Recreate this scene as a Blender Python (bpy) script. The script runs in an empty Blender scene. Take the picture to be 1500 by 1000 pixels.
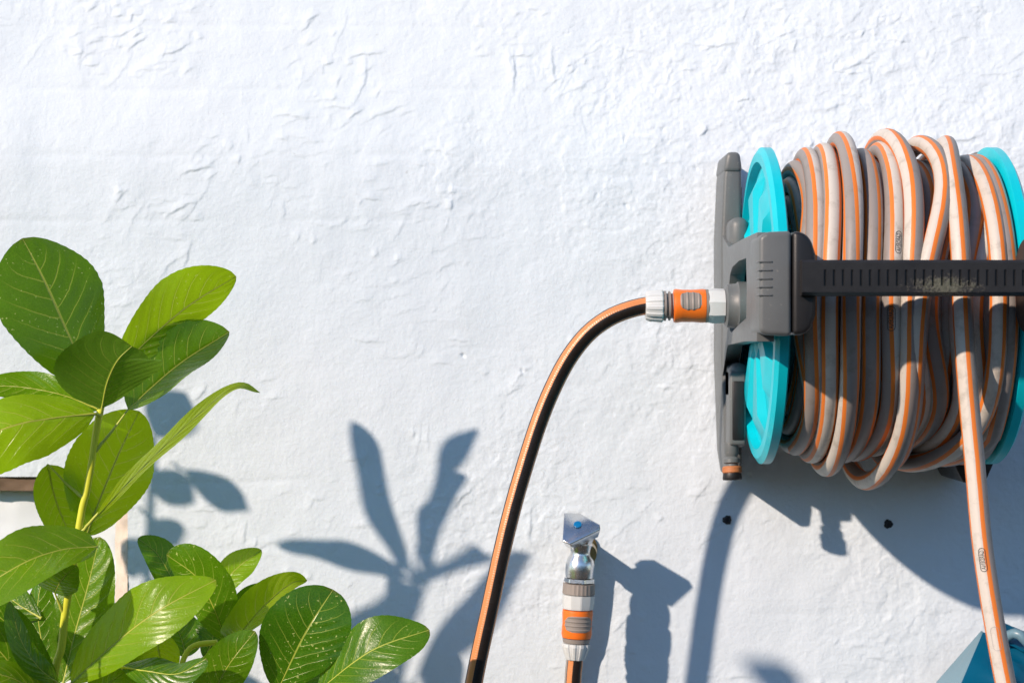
import bpy, bmesh, math, random
import numpy as np
from mathutils import Vector, Matrix

random.seed(7)
SC = bpy.context.scene
COL = SC.collection

# ------------------------------------------------------------------ camera, sky, sun, exposure
D = 2.4            # camera to wall, metres
FPX = 2916.7       # focal length in pixels of the 1500 px wide photograph (70 mm lens)
Z0 = 1.10          # height of the camera above the paving
TX, TZ = 1.06, 0.73  # sunlight runs right TX and down TZ for every metre towards the wall

cam_d = bpy.data.cameras.new('camera')
cam_d.lens = 70.0
cam_d.sensor_width = 36.0
cam_d.clip_start = 0.05
cam_d.clip_end = 500
cam_d.dof.use_dof = True
cam_d.dof.focus_distance = 2.12
cam_d.dof.aperture_fstop = 7.0
cam = bpy.data.objects.new('camera', cam_d)
COL.objects.link(cam)
cam.location = (0, -D, Z0)
cam.rotation_euler = (math.radians(90), 0, 0)
SC.camera = cam

world = bpy.data.worlds.new('World')
SC.world = world
world.use_nodes = True
wn = world.node_tree
sky = wn.nodes.new('ShaderNodeTexSky')
sky.sky_type = 'NISHITA'
sky.sun_disc = False
toward = Vector((-TX, -1.0, TZ)).normalized()
sky.sun_elevation = math.asin(toward.z)
sky.sun_rotation = math.atan2(toward.x, toward.y)
sky.air_density = 1.0
sky.dust_density = 0.0
sky.ozone_density = 3.0
wn.links.new(sky.outputs[0], wn.nodes['Background'].inputs[0])
wn.nodes['Background'].inputs[1].default_value = 0.15

sun_d = bpy.data.lights.new('sun', 'SUN')
sun_d.energy = 5.0
sun_d.angle = math.radians(1.1)
sun_d.color = (1.0, 0.80, 0.65)
sun = bpy.data.objects.new('sun', sun_d)
COL.objects.link(sun)
sun.rotation_euler = (-toward).to_track_quat('-Z', 'Y').to_euler()
sun.location = (-4, -4, 5)

SC.view_settings.view_transform = 'Standard'
SC.view_settings.look = 'None'
SC.view_settings.exposure = 0.12
SC.view_settings.gamma = 1.0
SC.view_settings.use_curve_mapping = False


def P(px, py, d):
    """place seen at photo pixel (px, py), d metres out from the wall"""
    k = (D - d) / FPX
    return Vector(((px - 750) * k, -d, Z0 + (500 - py) * k))


def SH(wx, wy, d):
    """point d metres out from the wall whose shadow falls on the wall where the photo shows (wx, wy)"""
    k = D / FPX
    return Vector(((wx - 750) * k - TX * d, -d, Z0 + (500 - wy) * k + TZ * d))


# ------------------------------------------------------------------ materials
def nt(name):
    m = bpy.data.materials.new(name)
    m.use_nodes = True
    return m, m.node_tree.nodes, m.node_tree.links, m.node_tree.nodes['Principled BSDF']


def noise(n, l, scale, detail=4, rough=0.55, vec=None, dist=0.0):
    t = n.new('ShaderNodeTexNoise')
    t.inputs['Scale'].default_value = scale
    t.inputs['Detail'].default_value = detail
    t.inputs['Roughness'].default_value = rough
    t.inputs['Distortion'].default_value = dist
    if vec is not None:
        l.new(vec, t.inputs['Vector'])
    return t


def ramp(n, l, src, stops):
    r = n.new('ShaderNodeValToRGB')
    e = r.color_ramp.elements
    while len(e) > 1:
        e.remove(e[-1])
    e[0].position, e[0].color = stops[0][0], (*stops[0][1], 1)
    for p, c in stops[1:]:
        k = e.new(p)
        k.color = (*c, 1)
    l.new(src, r.inputs[0])
    return r


def math_n(n, l, op, a, b=None, clamp=False):
    m = n.new('ShaderNodeMath')
    m.operation = op
    m.use_clamp = clamp
    for i, v in enumerate((a, b)):
        if v is None:
            continue
        if isinstance(v, (int, float)):
            m.inputs[i].default_value = v
        else:
            l.new(v, m.inputs[i])
    return m.outputs[0]


def mix_c(n, l, fac, a, b):
    m = n.new('ShaderNodeMix')
    m.data_type = 'RGBA'
    for sock, v in ((m.inputs[0], fac), (m.inputs[6], a), (m.inputs[7], b)):
        if isinstance(v, tuple):
            sock.default_value = (*v, 1)
        elif isinstance(v, (int, float)):
            sock.default_value = v
        else:
            l.new(v, sock)
    return m.outputs[2]


def plastic(name, col, rough=0.45, var=0.12, bump=0.03, scale=90, metallic=0.0, dirt=None, spec=0.5):
    m, n, l, b = nt(name)
    tc = n.new('ShaderNodeTexCoord')
    t = noise(n, l, scale, 5, 0.6, tc.outputs['Object'])
    t2 = noise(n, l, scale * 0.13, 4, 0.6, tc.outputs['Object'])
    dark = tuple(c * (1 - var) for c in col)
    lite = tuple(min(1, c * (1 + var)) for c in col)
    r = ramp(n, l, t2.outputs[0], [(0.3, dark), (0.7, lite)])
    c = r.outputs[0]
    if dirt:
        t3 = noise(n, l, 260, 3, 0.7, tc.outputs['Object'])
        k = ramp(n, l, t3.outputs[0], [(0.66, (0, 0, 0)), (0.74, (1, 1, 1))])
        c = mix_c(n, l, k.outputs[0], c, dirt)
    l.new(c, b.inputs['Base Color'])
    rr = n.new('ShaderNodeMapRange')
    rr.inputs[3].default_value = rough - 0.07
    rr.inputs[4].default_value = rough + 0.1
    l.new(t.outputs[0], rr.inputs[0])
    l.new(rr.outputs[0], b.inputs['Roughness'])
    b.inputs['Metallic'].default_value = metallic
    b.inputs['Specular IOR Level'].default_value = spec
    if bump:
        bp = n.new('ShaderNodeBump')
        bp.inputs['Strength'].default_value = bump * 4
        bp.inputs['Distance'].default_value = 0.0006
        t4 = noise(n, l, 900, 3, 0.6, tc.outputs['Object'])
        l.new(t4.outputs[0], bp.inputs['Height'])
        l.new(bp.outputs[0], b.inputs['Normal'])
    return m


def wall_material():
    m, n, l, b = nt('painted_render')
    g = n.new('ShaderNodeNewGeometry')
    pos = g.outputs['Position']
    t1 = noise(n, l, 9, 5, 0.6, pos)
    t2 = noise(n, l, 2.2, 3, 0.5, pos)
    base = ramp(n, l, t1.outputs[0], [(0.3, (0.635, 0.735, 0.81)), (0.7, (0.67, 0.76, 0.835))])
    wide = ramp(n, l, t2.outputs[0], [(0.35, (0.64, 0.74, 0.815)), (0.65, (0.675, 0.76, 0.835))])
    c = mix_c(n, l, 0.5, base.outputs[0], wide.outputs[0])
    # small grey-green specks of dirt caught in pores
    t3 = noise(n, l, 130, 2, 0.5, pos)
    k = ramp(n, l, t3.outputs[0], [(0.73, (0, 0, 0)), (0.80, (1, 1, 1))])
    k2 = math_n(n, l, 'MULTIPLY', k.outputs[0], 0.45)
    c = mix_c(n, l, k2, c, (0.42, 0.46, 0.47))
    mp = n.new('ShaderNodeMapping')
    mp.inputs['Scale'].default_value = (14, 1, 1.6)
    l.new(pos, mp.inputs[0])
    st_ = noise(n, l, 1.0, 5, 0.65, mp.outputs[0])
    sk = ramp(n, l, st_.outputs[0], [(0.52, (0, 0, 0)), (0.78, (1, 1, 1))])
    c = mix_c(n, l, math_n(n, l, 'MULTIPLY', sk.outputs[0], 0.16), c, (0.50, 0.56, 0.58))
    l.new(c, b.inputs['Base Color'])
    b.inputs['Roughness'].default_value = 0.75
    b.inputs['Specular IOR Level'].default_value = 0.25
    f1 = noise(n, l, 170, 6, 0.62, pos)
    f2 = noise(n, l, 520, 4, 0.6, pos)
    h = math_n(n, l, 'ADD', f1.outputs[0], math_n(n, l, 'MULTIPLY', f2.outputs[0], 0.35))
    bp = n.new('ShaderNodeBump')
    bp.inputs['Strength'].default_value = 0.45
    bp.inputs['Distance'].default_value = 0.0016
    l.new(h, bp.inputs['Height'])
    l.new(bp.outputs[0], b.inputs['Normal'])
    return m


def stripe_hose(name, bands, stripe, count, width, rough, offset=0.0, ridge=0.0):
    """hose skin: bands of colour round the tube (UV u) parted by narrow stripes"""
    m, n, l, b = nt(name)
    uv = n.new('ShaderNodeUVMap')
    sp = n.new('ShaderNodeSeparateXYZ')
    l.new(uv.outputs[0], sp.inputs[0])
    geo = n.new('ShaderNodeNewGeometry')
    wob = noise(n, l, 60, 2, 0.5, geo.outputs['Position'])
    u = math_n(n, l, 'ADD', sp.outputs[0], math_n(n, l, 'MULTIPLY', math_n(n, l, 'SUBTRACT', wob.outputs[0], 0.5), 0.012))
    u = math_n(n, l, 'ADD', u, offset)
    f = math_n(n, l, 'FRACT', math_n(n, l, 'MULTIPLY', u, float(count)))
    dist = math_n(n, l, 'ABSOLUTE', math_n(n, l, 'SUBTRACT', f, 0.5))
    mr = n.new('ShaderNodeMapRange')
    mr.inputs[1].default_value = width
    mr.inputs[2].default_value = width + 0.02
    mr.inputs[3].default_value = 1.0
    mr.inputs[4].default_value = 0.0
    l.new(dist, mr.inputs[0])
    half = math_n(n, l, 'FRACT', math_n(n, l, 'ADD', math_n(n, l, 'MULTIPLY', u, count / 2.0), 0.25))
    sel = math_n(n, l, 'GREATER_THAN', half, 0.5)
    gr = noise(n, l, 45, 5, 0.7, geo.outputs['Position'])
    gk = ramp(n, l, gr.outputs[0], [(0.52, (0, 0, 0)), (0.76, (1, 1, 1))])
    body = mix_c(n, l, sel, bands[0], bands[1])
    body = mix_c(n, l, math_n(n, l, 'MULTIPLY', gk.outputs[0], 0.5), body, bands[2])
    c = mix_c(n, l, mr.outputs[0], body, stripe)
    l.new(c, b.inputs['Base Color'])
    b.inputs['Roughness'].default_value = rough
    b.inputs['Specular IOR Level'].default_value = 0.4
    fine = noise(n, l, 600, 3, 0.6, geo.outputs['Position'])
    h = fine.outputs[0]
    if ridge:
        v = math_n(n, l, 'SINE', math_n(n, l, 'MULTIPLY', sp.outputs[1], 2 * math.pi / 0.0026))
        h = math_n(n, l, 'ADD', h, math_n(n, l, 'MULTIPLY', v, ridge))
    bp = n.new('ShaderNodeBump')
    bp.inputs['Strength'].default_value = 0.35
    bp.inputs['Distance'].default_value = 0.0006
    l.new(h, bp.inputs['Height'])
    l.new(bp.outputs[0], b.inputs['Normal'])
    return m


def leaf_material():
    m, n, l, b = nt('laurel_leaf')
    out = n['Material Output']
    uv = n.new('ShaderNodeUVMap')
    sp = n.new('ShaderNodeSeparateXYZ')
    l.new(uv.outputs[0], sp.inputs[0])
    tc = n.new('ShaderNodeTexCoord')
    ob = tc.outputs['Object']
    at = n.new('ShaderNodeAttribute')
    at.attribute_type = 'OBJECT'
    at.attribute_name = 'youth'
    youth = at.outputs['Fac']
    u = sp.outputs[0]
    v = math_n(n, l, 'MULTIPLY', math_n(n, l, 'SUBTRACT', sp.outputs[1], 0.5), 2.0)
    av = math_n(n, l, 'ABSOLUTE', v)
    nz = noise(n, l, 26, 3, 0.5, ob)
    wv = math_n(n, l, 'MULTIPLY', math_n(n, l, 'SUBTRACT', nz.outputs[0], 0.5), 0.55)
    side = math_n(n, l, 'MULTIPLY', math_n(n, l, 'GREATER_THAN', v, 0.0), 0.45)
    sweep = math_n(n, l, 'MULTIPLY', math_n(n, l, 'POWER', av, 1.25), 2.0)
    t = math_n(n, l, 'SUBTRACT', math_n(n, l, 'MULTIPLY', u, 9.0), sweep)
    t = math_n(n, l, 'ADD', math_n(n, l, 'ADD', t, wv), side)
    fr = math_n(n, l, 'ABSOLUTE', math_n(n, l, 'SUBTRACT', math_n(n, l, 'FRACT', t), 0.5))

    def near(val, w0, w1):
        mr = n.new('ShaderNodeMapRange')
        mr.interpolation_type = 'SMOOTHSTEP'
        mr.inputs[1].default_value = w0
        mr.inputs[2].default_value = w1
        mr.inputs[3].default_value = 1.0
        mr.inputs[4].default_value = 0.0
        l.new(val, mr.inputs[0])
        return mr.outputs[0]
    lat = near(fr, 0.012, 0.06)
    fade = near(av, 0.35, 0.95)
    lat = math_n(n, l, 'MULTIPLY', math_n(n, l, 'MULTIPLY', lat, fade), near(u, 0.80, 0.93))
    mid = near(av, 0.012, 0.032)
    vein = math_n(n, l, 'MAXIMUM', math_n(n, l, 'MULTIPLY', lat, 0.62), mid)
    # fine net between the veins
    vo = n.new('ShaderNodeTexVoronoi')
    vo.feature = 'DISTANCE_TO_EDGE'
    vo.inputs['Scale'].default_value = 330
    l.new(ob, vo.inputs['Vector'])
    net = near(vo.outputs['Distance'], 0.02, 0.12)
    blot = noise(n, l, 35, 4, 0.6, ob)
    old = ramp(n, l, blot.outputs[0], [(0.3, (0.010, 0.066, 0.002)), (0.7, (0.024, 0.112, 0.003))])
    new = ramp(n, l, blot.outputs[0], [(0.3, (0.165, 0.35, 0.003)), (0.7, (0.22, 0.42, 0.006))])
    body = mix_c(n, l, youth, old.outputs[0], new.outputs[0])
    veinc = mix_c(n, l, youth, (0.30, 0.40, 0.045), (0.50, 0.55, 0.09))
    body = mix_c(n, l, math_n(n, l, 'MULTIPLY', net, 0.10), body, veinc)
    c = mix_c(n, l, vein, body, veinc)
    # pale flecks
    wob = n.new('ShaderNodeVectorMath')
    wob.operation = 'MULTIPLY_ADD'
    nzz = noise(n, l, 300, 2, 0.5, ob)
    l.new(nzz.outputs[1], wob.inputs[0])
    wob.inputs[1].default_value = (0.007, 0.007, 0.007)
    l.new(ob, wob.inputs[2])
    fl = n.new('ShaderNodeTexVoronoi')
    fl.inputs['Scale'].default_value = 205
    fl.inputs['Randomness'].default_value = 1.0
    l.new(wob.outputs[0], fl.inputs['Vector'])
    dot = near(fl.outputs['Distance'], 0.13, 0.22)
    sc_ = n.new('ShaderNodeSeparateColor')
    l.new(fl.outputs['Color'], sc_.inputs[0])
    patch = noise(n, l, 30, 2, 0.5, ob)
    thr = n.new('ShaderNodeMapRange')
    thr.inputs[1].default_value = 0.36
    thr.inputs[2].default_value = 0.58
    thr.inputs[3].default_value = 0.0
    thr.inputs[4].default_value = 0.8
    l.new(patch.outputs[0], thr.inputs[0])
    on = math_n(n, l, 'LESS_THAN', sc_.outputs[0], thr.outputs[0])
    dot = math_n(n, l, 'MULTIPLY', dot, on)
    fk = n.new('ShaderNodeAttribute')
    fk.attribute_type = 'OBJECT'
    fk.attribute_name = 'flecks'
    dot = math_n(n, l, 'MULTIPLY', dot, fk.outputs['Fac'])
    c = mix_c(n, l, dot, c, (0.50, 0.56, 0.18))
    scar = noise(n, l, 42, 4, 0.65, ob)
    scm = ramp(n, l, scar.outputs[0], [(0.70, (0, 0, 0)), (0.74, (1, 1, 1))])
    tipm = math_n(n, l, 'SUBTRACT', 1.0, near(u, 0.955, 1.0))
    brown = math_n(n, l, 'MULTIPLY', math_n(n, l, 'MAXIMUM', math_n(n, l, 'MULTIPLY', scm.outputs[0], 0.5), tipm), 0.6)
    c = mix_c(n, l, brown, c, (0.13, 0.10, 0.02))
    geo = n.new('ShaderNodeNewGeometry')
    back = mix_c(n, l, 0.45, c, (0.13, 0.24, 0.04))
    cc = mix_c(n, l, geo.outputs['Backfacing'], c, back)
    l.new(cc, b.inputs['Base Color'])
    rg = noise(n, l, 60, 3, 0.5, ob)
    rr = n.new('ShaderNodeMapRange')
    rr.inputs[3].default_value = 0.19
    rr.inputs[4].default_value = 0.33
    l.new(rg.outputs[0], rr.inputs[0])
    l.new(rr.outputs[0], b.inputs['Roughness'])
    b.inputs['Specular IOR Level'].default_value = 0.36
    bp = n.new('ShaderNodeBump')
    bp.inputs['Strength'].default_value = 0.4
    bp.inputs['Distance'].default_value = 0.0016
    hh = math_n(n, l, 'SUBTRACT', math_n(n, l, 'MULTIPLY', math_n(n, l, 'ADD', nz.outputs[0], math_n(n, l, 'MULTIPLY', fr, -0.9)), 0.9), vein)
    hh = math_n(n, l, 'ADD', hh, math_n(n, l, 'MULTIPLY', net, -0.06))
    l.new(hh, bp.inputs['Height'])
    l.new(bp.outputs[0], b.inputs['Normal'])
    tr = n.new('ShaderNodeBsdfTranslucent')
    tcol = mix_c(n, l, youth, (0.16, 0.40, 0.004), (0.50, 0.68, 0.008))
    tcol = mix_c(n, l, vein, tcol, (0.55, 0.60, 0.08))
    l.new(tcol, tr.inputs[0])
    l.new(bp.outputs[0], tr.inputs['Normal'])
    mx = n.new('ShaderNodeMixShader')
    l.new(math_n(n, l, 'ADD', 0.22, math_n(n, l, 'MULTIPLY', youth, 0.26)), mx.inputs[0])
    l.new(b.outputs[0], mx.inputs[1])
    l.new(tr.outputs[0], mx.inputs[2])
    l.new(mx.outputs[0], out.inputs['Surface'])
    return m


def ground_material():
    m, n, l, b = nt('gravel_ground')
    g = n.new('ShaderNodeNewGeometry')
    v = n.new('ShaderNodeTexVoronoi')
    v.inputs['Scale'].default_value = 55
    l.new(g.outputs['Position'], v.inputs['Vector'])
    t = noise(n, l, 3, 5, 0.6, g.outputs['Position'])
    a = ramp(n, l, v.outputs['Color'], [(0.2, (0.028, 0.024, 0.02)), (0.8, (0.065, 0.06, 0.05))])
    c = mix_c(n, l, math_n(n, l, 'MULTIPLY', t.outputs[0], 0.6), a.outputs[0], (0.03, 0.035, 0.018))
    l.new(c, b.inputs['Base Color'])
    b.inputs['Roughness'].default_value = 0.9
    bp = n.new('ShaderNodeBump')
    bp.inputs['Distance'].default_value = 0.01
    l.new(v.outputs['Distance'], bp.inputs['Height'])
    l.new(bp.outputs[0], b.inputs['Normal'])
    return m


def bar_material():
    m, n, l, b = nt('black_bar_plastic')
    g = n.new('ShaderNodeNewGeometry')
    pos = g.outputs['Position']
    sp = n.new('ShaderNodeSeparateXYZ')
    l.new(pos, sp.inputs[0])
    t = noise(n, l, 60, 4, 0.6, pos)
    base = ramp(n, l, t.outputs[0], [(0.3, (0.012, 0.012, 0.013)), (0.7, (0.020, 0.020, 0.021))])
    # lichen crust along the lower edge, with a ragged outline
    f = noise(n, l, 420, 4, 0.7, pos)
    w = noise(n, l, 70, 3, 0.6, pos)
    cx = math_n(n, l, 'ABSOLUTE', math_n(n, l, 'DIVIDE', math_n(n, l, 'SUBTRACT', sp.outputs[0], 0.415), 0.042))
    cz = math_n(n, l, 'ABSOLUTE', math_n(n, l, 'DIVIDE', math_n(n, l, 'SUBTRACT', sp.outputs[2], Z0 + 0.0525), 0.012))
    e = math_n(n, l, 'SUBTRACT', 1.25, math_n(n, l, 'ADD', math_n(n, l, 'MULTIPLY', cx, cx), math_n(n, l, 'MULTIPLY', cz, cz)))
    e = math_n(n, l, 'ADD', math_n(n, l, 'MULTIPLY', e, 0.35), math_n(n, l, 'ADD', math_n(n, l, 'MULTIPLY', f.outputs[0], 1.0), math_n(n, l, 'MULTIPLY', w.outputs[0], 0.6)))
    k = n.new('ShaderNodeMapRange')
    k.inputs[1].default_value = 1.02
    k.inputs[2].default_value = 1.22
    l.new(e, k.inputs[0])
    c = mix_c(n, l, k.outputs[0], base.outputs[0], (0.085, 0.09, 0.065))
    l.new(c, b.inputs['Base Color'])
    b.inputs['Roughness'].default_value = 0.42
    bp = n.new('ShaderNodeBump')
    bp.inputs['Strength'].default_value = 0.6
    bp.inputs['Distance'].default_value = 0.002
    hh = math_n(n, l, 'ADD', math_n(n, l, 'MULTIPLY', k.outputs[0], f.outputs[0]), math_n(n, l, 'MULTIPLY', f.outputs[0], 0.06))
    l.new(hh, bp.inputs['Height'])
    l.new(bp.outputs[0], b.inputs['Normal'])
    return m


M = {}
M['wall'] = wall_material()
M['leaf'] = leaf_material()
M['ground'] = ground_material()
M['bar'] = bar_material()
M['grey'] = plastic('grey_plastic', (0.112, 0.124, 0.128), 0.44, 0.08, 0.05, dirt=(0.24, 0.235, 0.22))
M['black'] = plastic('black_plastic', (0.010, 0.010, 0.011), 0.42, 0.15, 0.05)
M['cyan'] = plastic('turquoise_plastic', (0.0, 0.48, 0.58), 0.36, 0.10, 0.03, dirt=(0.05, 0.40, 0.46), spec=0.3)
M['white'] = plastic('white_plastic', (0.56, 0.60, 0.61), 0.42, 0.05, 0.03, dirt=(0.45, 0.43, 0.4))
M['warmgrey'] = plastic('warm_grey_rubber', (0.25, 0.225, 0.205), 0.5, 0.08, 0.04)
M['orange'] = plastic('orange_plastic', (0.80, 0.17, 0.015), 0.38, 0.05, 0.02)
M['ring'] = plastic('faded_orange_rubber', (0.42, 0.15, 0.05), 0.55, 0.15, 0.03)
M['chrome'] = plastic('worn_chrome', (0.74, 0.74, 0.74), 0.24, 0.08, 0.04, metallic=1.0, dirt=(0.52, 0.50, 0.46))
M['brass'] = plastic('old_brass', (0.32, 0.22, 0.09), 0.4, 0.2, 0.03, metallic=0.9)
M['bluedot'] = plastic('blue_enamel', (0.0, 0.14, 0.36), 0.3, 0.03, 0)
M['bag'] = plastic('blue_tarpaulin', (0.0, 0.085, 0.17), 0.3, 0.15, 0.03, scale=40)
M['bagpale'] = plastic('pale_blue_lining', (0.13, 0.24, 0.31), 0.35, 0.12, 0.03, scale=40)
M['print'] = plastic('black_print', (0.03, 0.03, 0.03), 0.6, 0.05, 0)
M['printgrey'] = plastic('worn_grey_print', (0.30, 0.29, 0.28), 0.6, 0.3, 0)
M['plug'] = plastic('dark_plug', (0.018, 0.018, 0.02), 0.6, 0.1, 0.02)
M['stem'] = plastic('green_stem', (0.60, 0.62, 0.035), 0.42, 0.18, 0.05, scale=50)
M['bark'] = plastic('brown_stem', (0.13, 0.10, 0.05), 0.7, 0.25, 0.1, scale=80)
M['vein'] = plastic('leaf_midrib', (0.42, 0.46, 0.06), 0.45, 0.1, 0.02)
M['panel'] = plastic('white_masonry_paint', (0.74, 0.82, 0.88), 0.7, 0.04, 0.1, scale=60)
M['beige'] = plastic('bare_beige_mortar', (0.60, 0.53, 0.45), 0.85, 0.25, 0.2, scale=120)
M['lintel'] = plastic('brown_timber', (0.14, 0.095, 0.06), 0.8, 0.25, 0.15, scale=120)
M['hose'] = stripe_hose('grey_hose_skin', ((0.53, 0.50, 0.45), (0.245, 0.226, 0.215), (0.14, 0.12, 0.08)), (0.66, 0.18, 0.025), 4, 0.13, 0.48)
M['hose_black'] = stripe_hose('black_hose_skin', ((0.016, 0.012, 0.010), (0.016, 0.012, 0.010), (0.035, 0.03, 0.025)), (0.60, 0.235, 0.085), 3, 0.20, 0.30, ridge=0.18)


# ------------------------------------------------------------------ object helpers
WORLD_AT = {}


def tag(o, label=None, cat=None, group=None, kind=None):
    for k, v in (('label', label), ('category', cat), ('group', group), ('kind', kind)):
        if v:
            o[k] = v
    return o


def root(name, loc, label, cat):
    o = bpy.data.objects.new(name, None)
    COL.objects.link(o)
    o.empty_display_size = 0.05
    o.location = loc
    WORLD_AT[o.name] = Vector(loc)
    return tag(o, label, cat)


def place(name, me, center, parent):
    o = bpy.data.objects.new(name, me)
    COL.objects.link(o)
    if parent is not None:
        o.parent = parent
        o.location = center - WORLD_AT[parent.name]
    else:
        o.location = center
    WORLD_AT[o.name] = Vector(center)
    return o


def mk(name, V, F, mat, parent=None, loop_uv=None, smooth=True, bevel=0.0, seg=2, ang=40, mats=None, fmat=None):
    """vertices in world space -> one mesh object with its origin in its own middle"""
    V = [Vector(v) for v in V]
    lo = Vector([min(v[i] for v in V) for i in range(3)])
    hi = Vector([max(v[i] for v in V) for i in range(3)])
    ce = (lo + hi) / 2
    me = bpy.data.meshes.new(name)
    me.from_pydata([v - ce for v in V], [], F)
    for mm in (mats or [mat]):
        me.materials.append(mm)
    if fmat:
        me.polygons.foreach_set('material_index', fmat)
    if loop_uv is not None:
        uvl = me.uv_layers.new(name='UVMap')
        uvl.data.foreach_set('uv', np.asarray(loop_uv, dtype=np.float32).ravel())
    if loop_uv is None or bevel:
        bm = bmesh.new()
        bm.from_mesh(me)
        bmesh.ops.recalc_face_normals(bm, faces=bm.faces)
        if bevel:
            bmesh.ops.remove_doubles(bm, verts=bm.verts, dist=1e-6)
            eds = [e for e in bm.edges if len(e.link_faces) == 2 and e.calc_face_angle(0) > math.radians(25)]
            bmesh.ops.bevel(bm, geom=eds, offset=bevel, offset_type='OFFSET', segments=seg, profile=0.5, affect='EDGES', clamp_overlap=True)
        bm.to_mesh(me)
        bm.free()
    if smooth:
        me.polygons.foreach_set('use_smooth', [True] * len(me.polygons))
        me.set_sharp_from_angle(angle=math.radians(ang))
    me.update()
    return place(name, me, ce, parent)


def box(x0, x1, d0, d1, z0, z1):
    """box from x0..x1, d0..d1 metres out from the wall, z relative to eye height"""
    V = [(x, -d, Z0 + z) for x in (x0, x1) for d in (d0, d1) for z in (z0, z1)]
    F = [(0, 1, 3, 2), (4, 6, 7, 5), (0, 4, 5, 1), (2, 3, 7, 6), (0, 2, 6, 4), (1, 5, 7, 3)]
    return V, F


def prism(poly, conv, t0, t1):
    n = len(poly)
    V = [conv(a, b, t0) for a, b in poly] + [conv(a, b, t1) for a, b in poly]
    F = [tuple(range(n)), tuple(range(2 * n - 1, n - 1, -1))]
    F += [(i, i + n, (i + 1) % n + n, (i + 1) % n) for i in range(n)]
    return V, F


def lathe(org, axis, prof, n=40, bump=None, close=True):
    """prof: (distance along axis, radius)"""
    org, axis = Vector(org), Vector(axis).normalized()
    ref = Vector((0, -1, 0)) if abs(axis.y) < 0.8 else Vector((0, 0, 1))
    a = (ref - axis * ref.dot(axis)).normalized()
    b = axis.cross(a)
    V, F = [], []
    for k, (t, r) in enumerate(prof):
        for i in range(n):
            an = 2 * math.pi * i / n
            rr = r * (bump(k, an) if bump else 1)
            V.append(org + axis * t + (a * math.cos(an) + b * math.sin(an)) * rr)
    for k in range(len(prof) - 1):
        for i in range(n):
            j = (i + 1) % n
            F.append((k * n + i, k * n + j, (k + 1) * n + j, (k + 1) * n + i))
    if close:
        F.append(tuple(range(n)))
        F.append(tuple(range((len(prof) - 1) * n, len(prof) * n)))
    return V, F


def spline(pts, step):
    """Catmull-Rom through pts (any dimension), resampled about every step"""
    pts = [np.array(p, dtype=float) for p in pts]
    ext = [2 * pts[0] - pts[1]] + pts + [2 * pts[-1] - pts[-2]]
    out = []
    for i in range(1, len(ext) - 2):
        p0, p1, p2, p3 = ext[i - 1:i + 3]
        m = max(2, int(math.ceil(np.linalg.norm(p2[:3] - p1[:3]) / step)))
        for k in range(m):
            t = k / m
            out.append(0.5 * (2 * p1 + (p2 - p0) * t + (2 * p0 - 5 * p1 + 4 * p2 - p3) * t * t + (3 * p1 - p0 - 3 * p2 + p3) * t ** 3))
    out.append(pts[-1])
    return np.array(out)


def tube_frames(pts, ref):
    """tangent, normal (towards ref), binormal along a path"""
    pts = np.asarray(pts)
    T = np.gradient(pts, axis=0)
    T /= np.linalg.norm(T, axis=1)[:, None]
    R = np.asarray(ref, dtype=float)
    if R.ndim == 1:
        R = np.repeat(R[None], len(pts), 0)
    Nn = R - T * (R * T).sum(1)[:, None]
    Nn /= np.linalg.norm(Nn, axis=1)[:, None]
    B = np.cross(T, Nn)
    return T, Nn, B


def tube_geo(pts, rad, ref, n=14, phase=0.0, caps=True):
    pts = np.asarray(pts)
    m = len(pts)
    T, Nn, B = tube_frames(pts, ref)
    rad = np.broadcast_to(np.asarray(rad, dtype=float), (m,))
    ph = np.broadcast_to(np.asarray(phase, dtype=float), (m,))
    an = np.arange(n) * 2 * math.pi / n
    ring = Nn[:, None] * np.cos(an)[None, :, None] + B[:, None] * np.sin(an)[None, :, None]
    V = (pts[:, None] + ring * rad[:, None, None]).reshape(-1, 3)
    s = np.concatenate([[0], np.cumsum(np.linalg.norm(np.diff(pts, axis=0), axis=1))])
    F, UV = [], []
    for k in range(m - 1):
        for i in range(n):
            j = (i + 1) % n
            F.append((k * n + i, k * n + j, (k + 1) * n + j, (k + 1) * n + i))
            u0, u1 = i / n, (i + 1) / n
            UV += [(u0 + ph[k], s[k]), (u1 + ph[k], s[k]), (u1 + ph[k + 1], s[k + 1]), (u0 + ph[k + 1], s[k + 1])]
    if caps:
        F.append(tuple(reversed(range(n))))
        F.append(tuple(range((m - 1) * n, m * n)))
        UV += [(0.06, 0)] * (2 * n)
    return V, F, UV


def merge(*geos):
    V, F = [], []
    for g in geos:
        o = len(V)
        V += list(g[0])
        F += [tuple(i + o for i in f) for f in g[1]]
    return V, F


# ------------------------------------------------------------------ ground
gv = [(-40, -40, 0), (40, -40, 0), (40, 8, 0), (-40, 8, 0)]
tag(mk('ground', gv, [(0, 1, 2, 3)], M['ground'], smooth=False), kind='structure')

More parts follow.
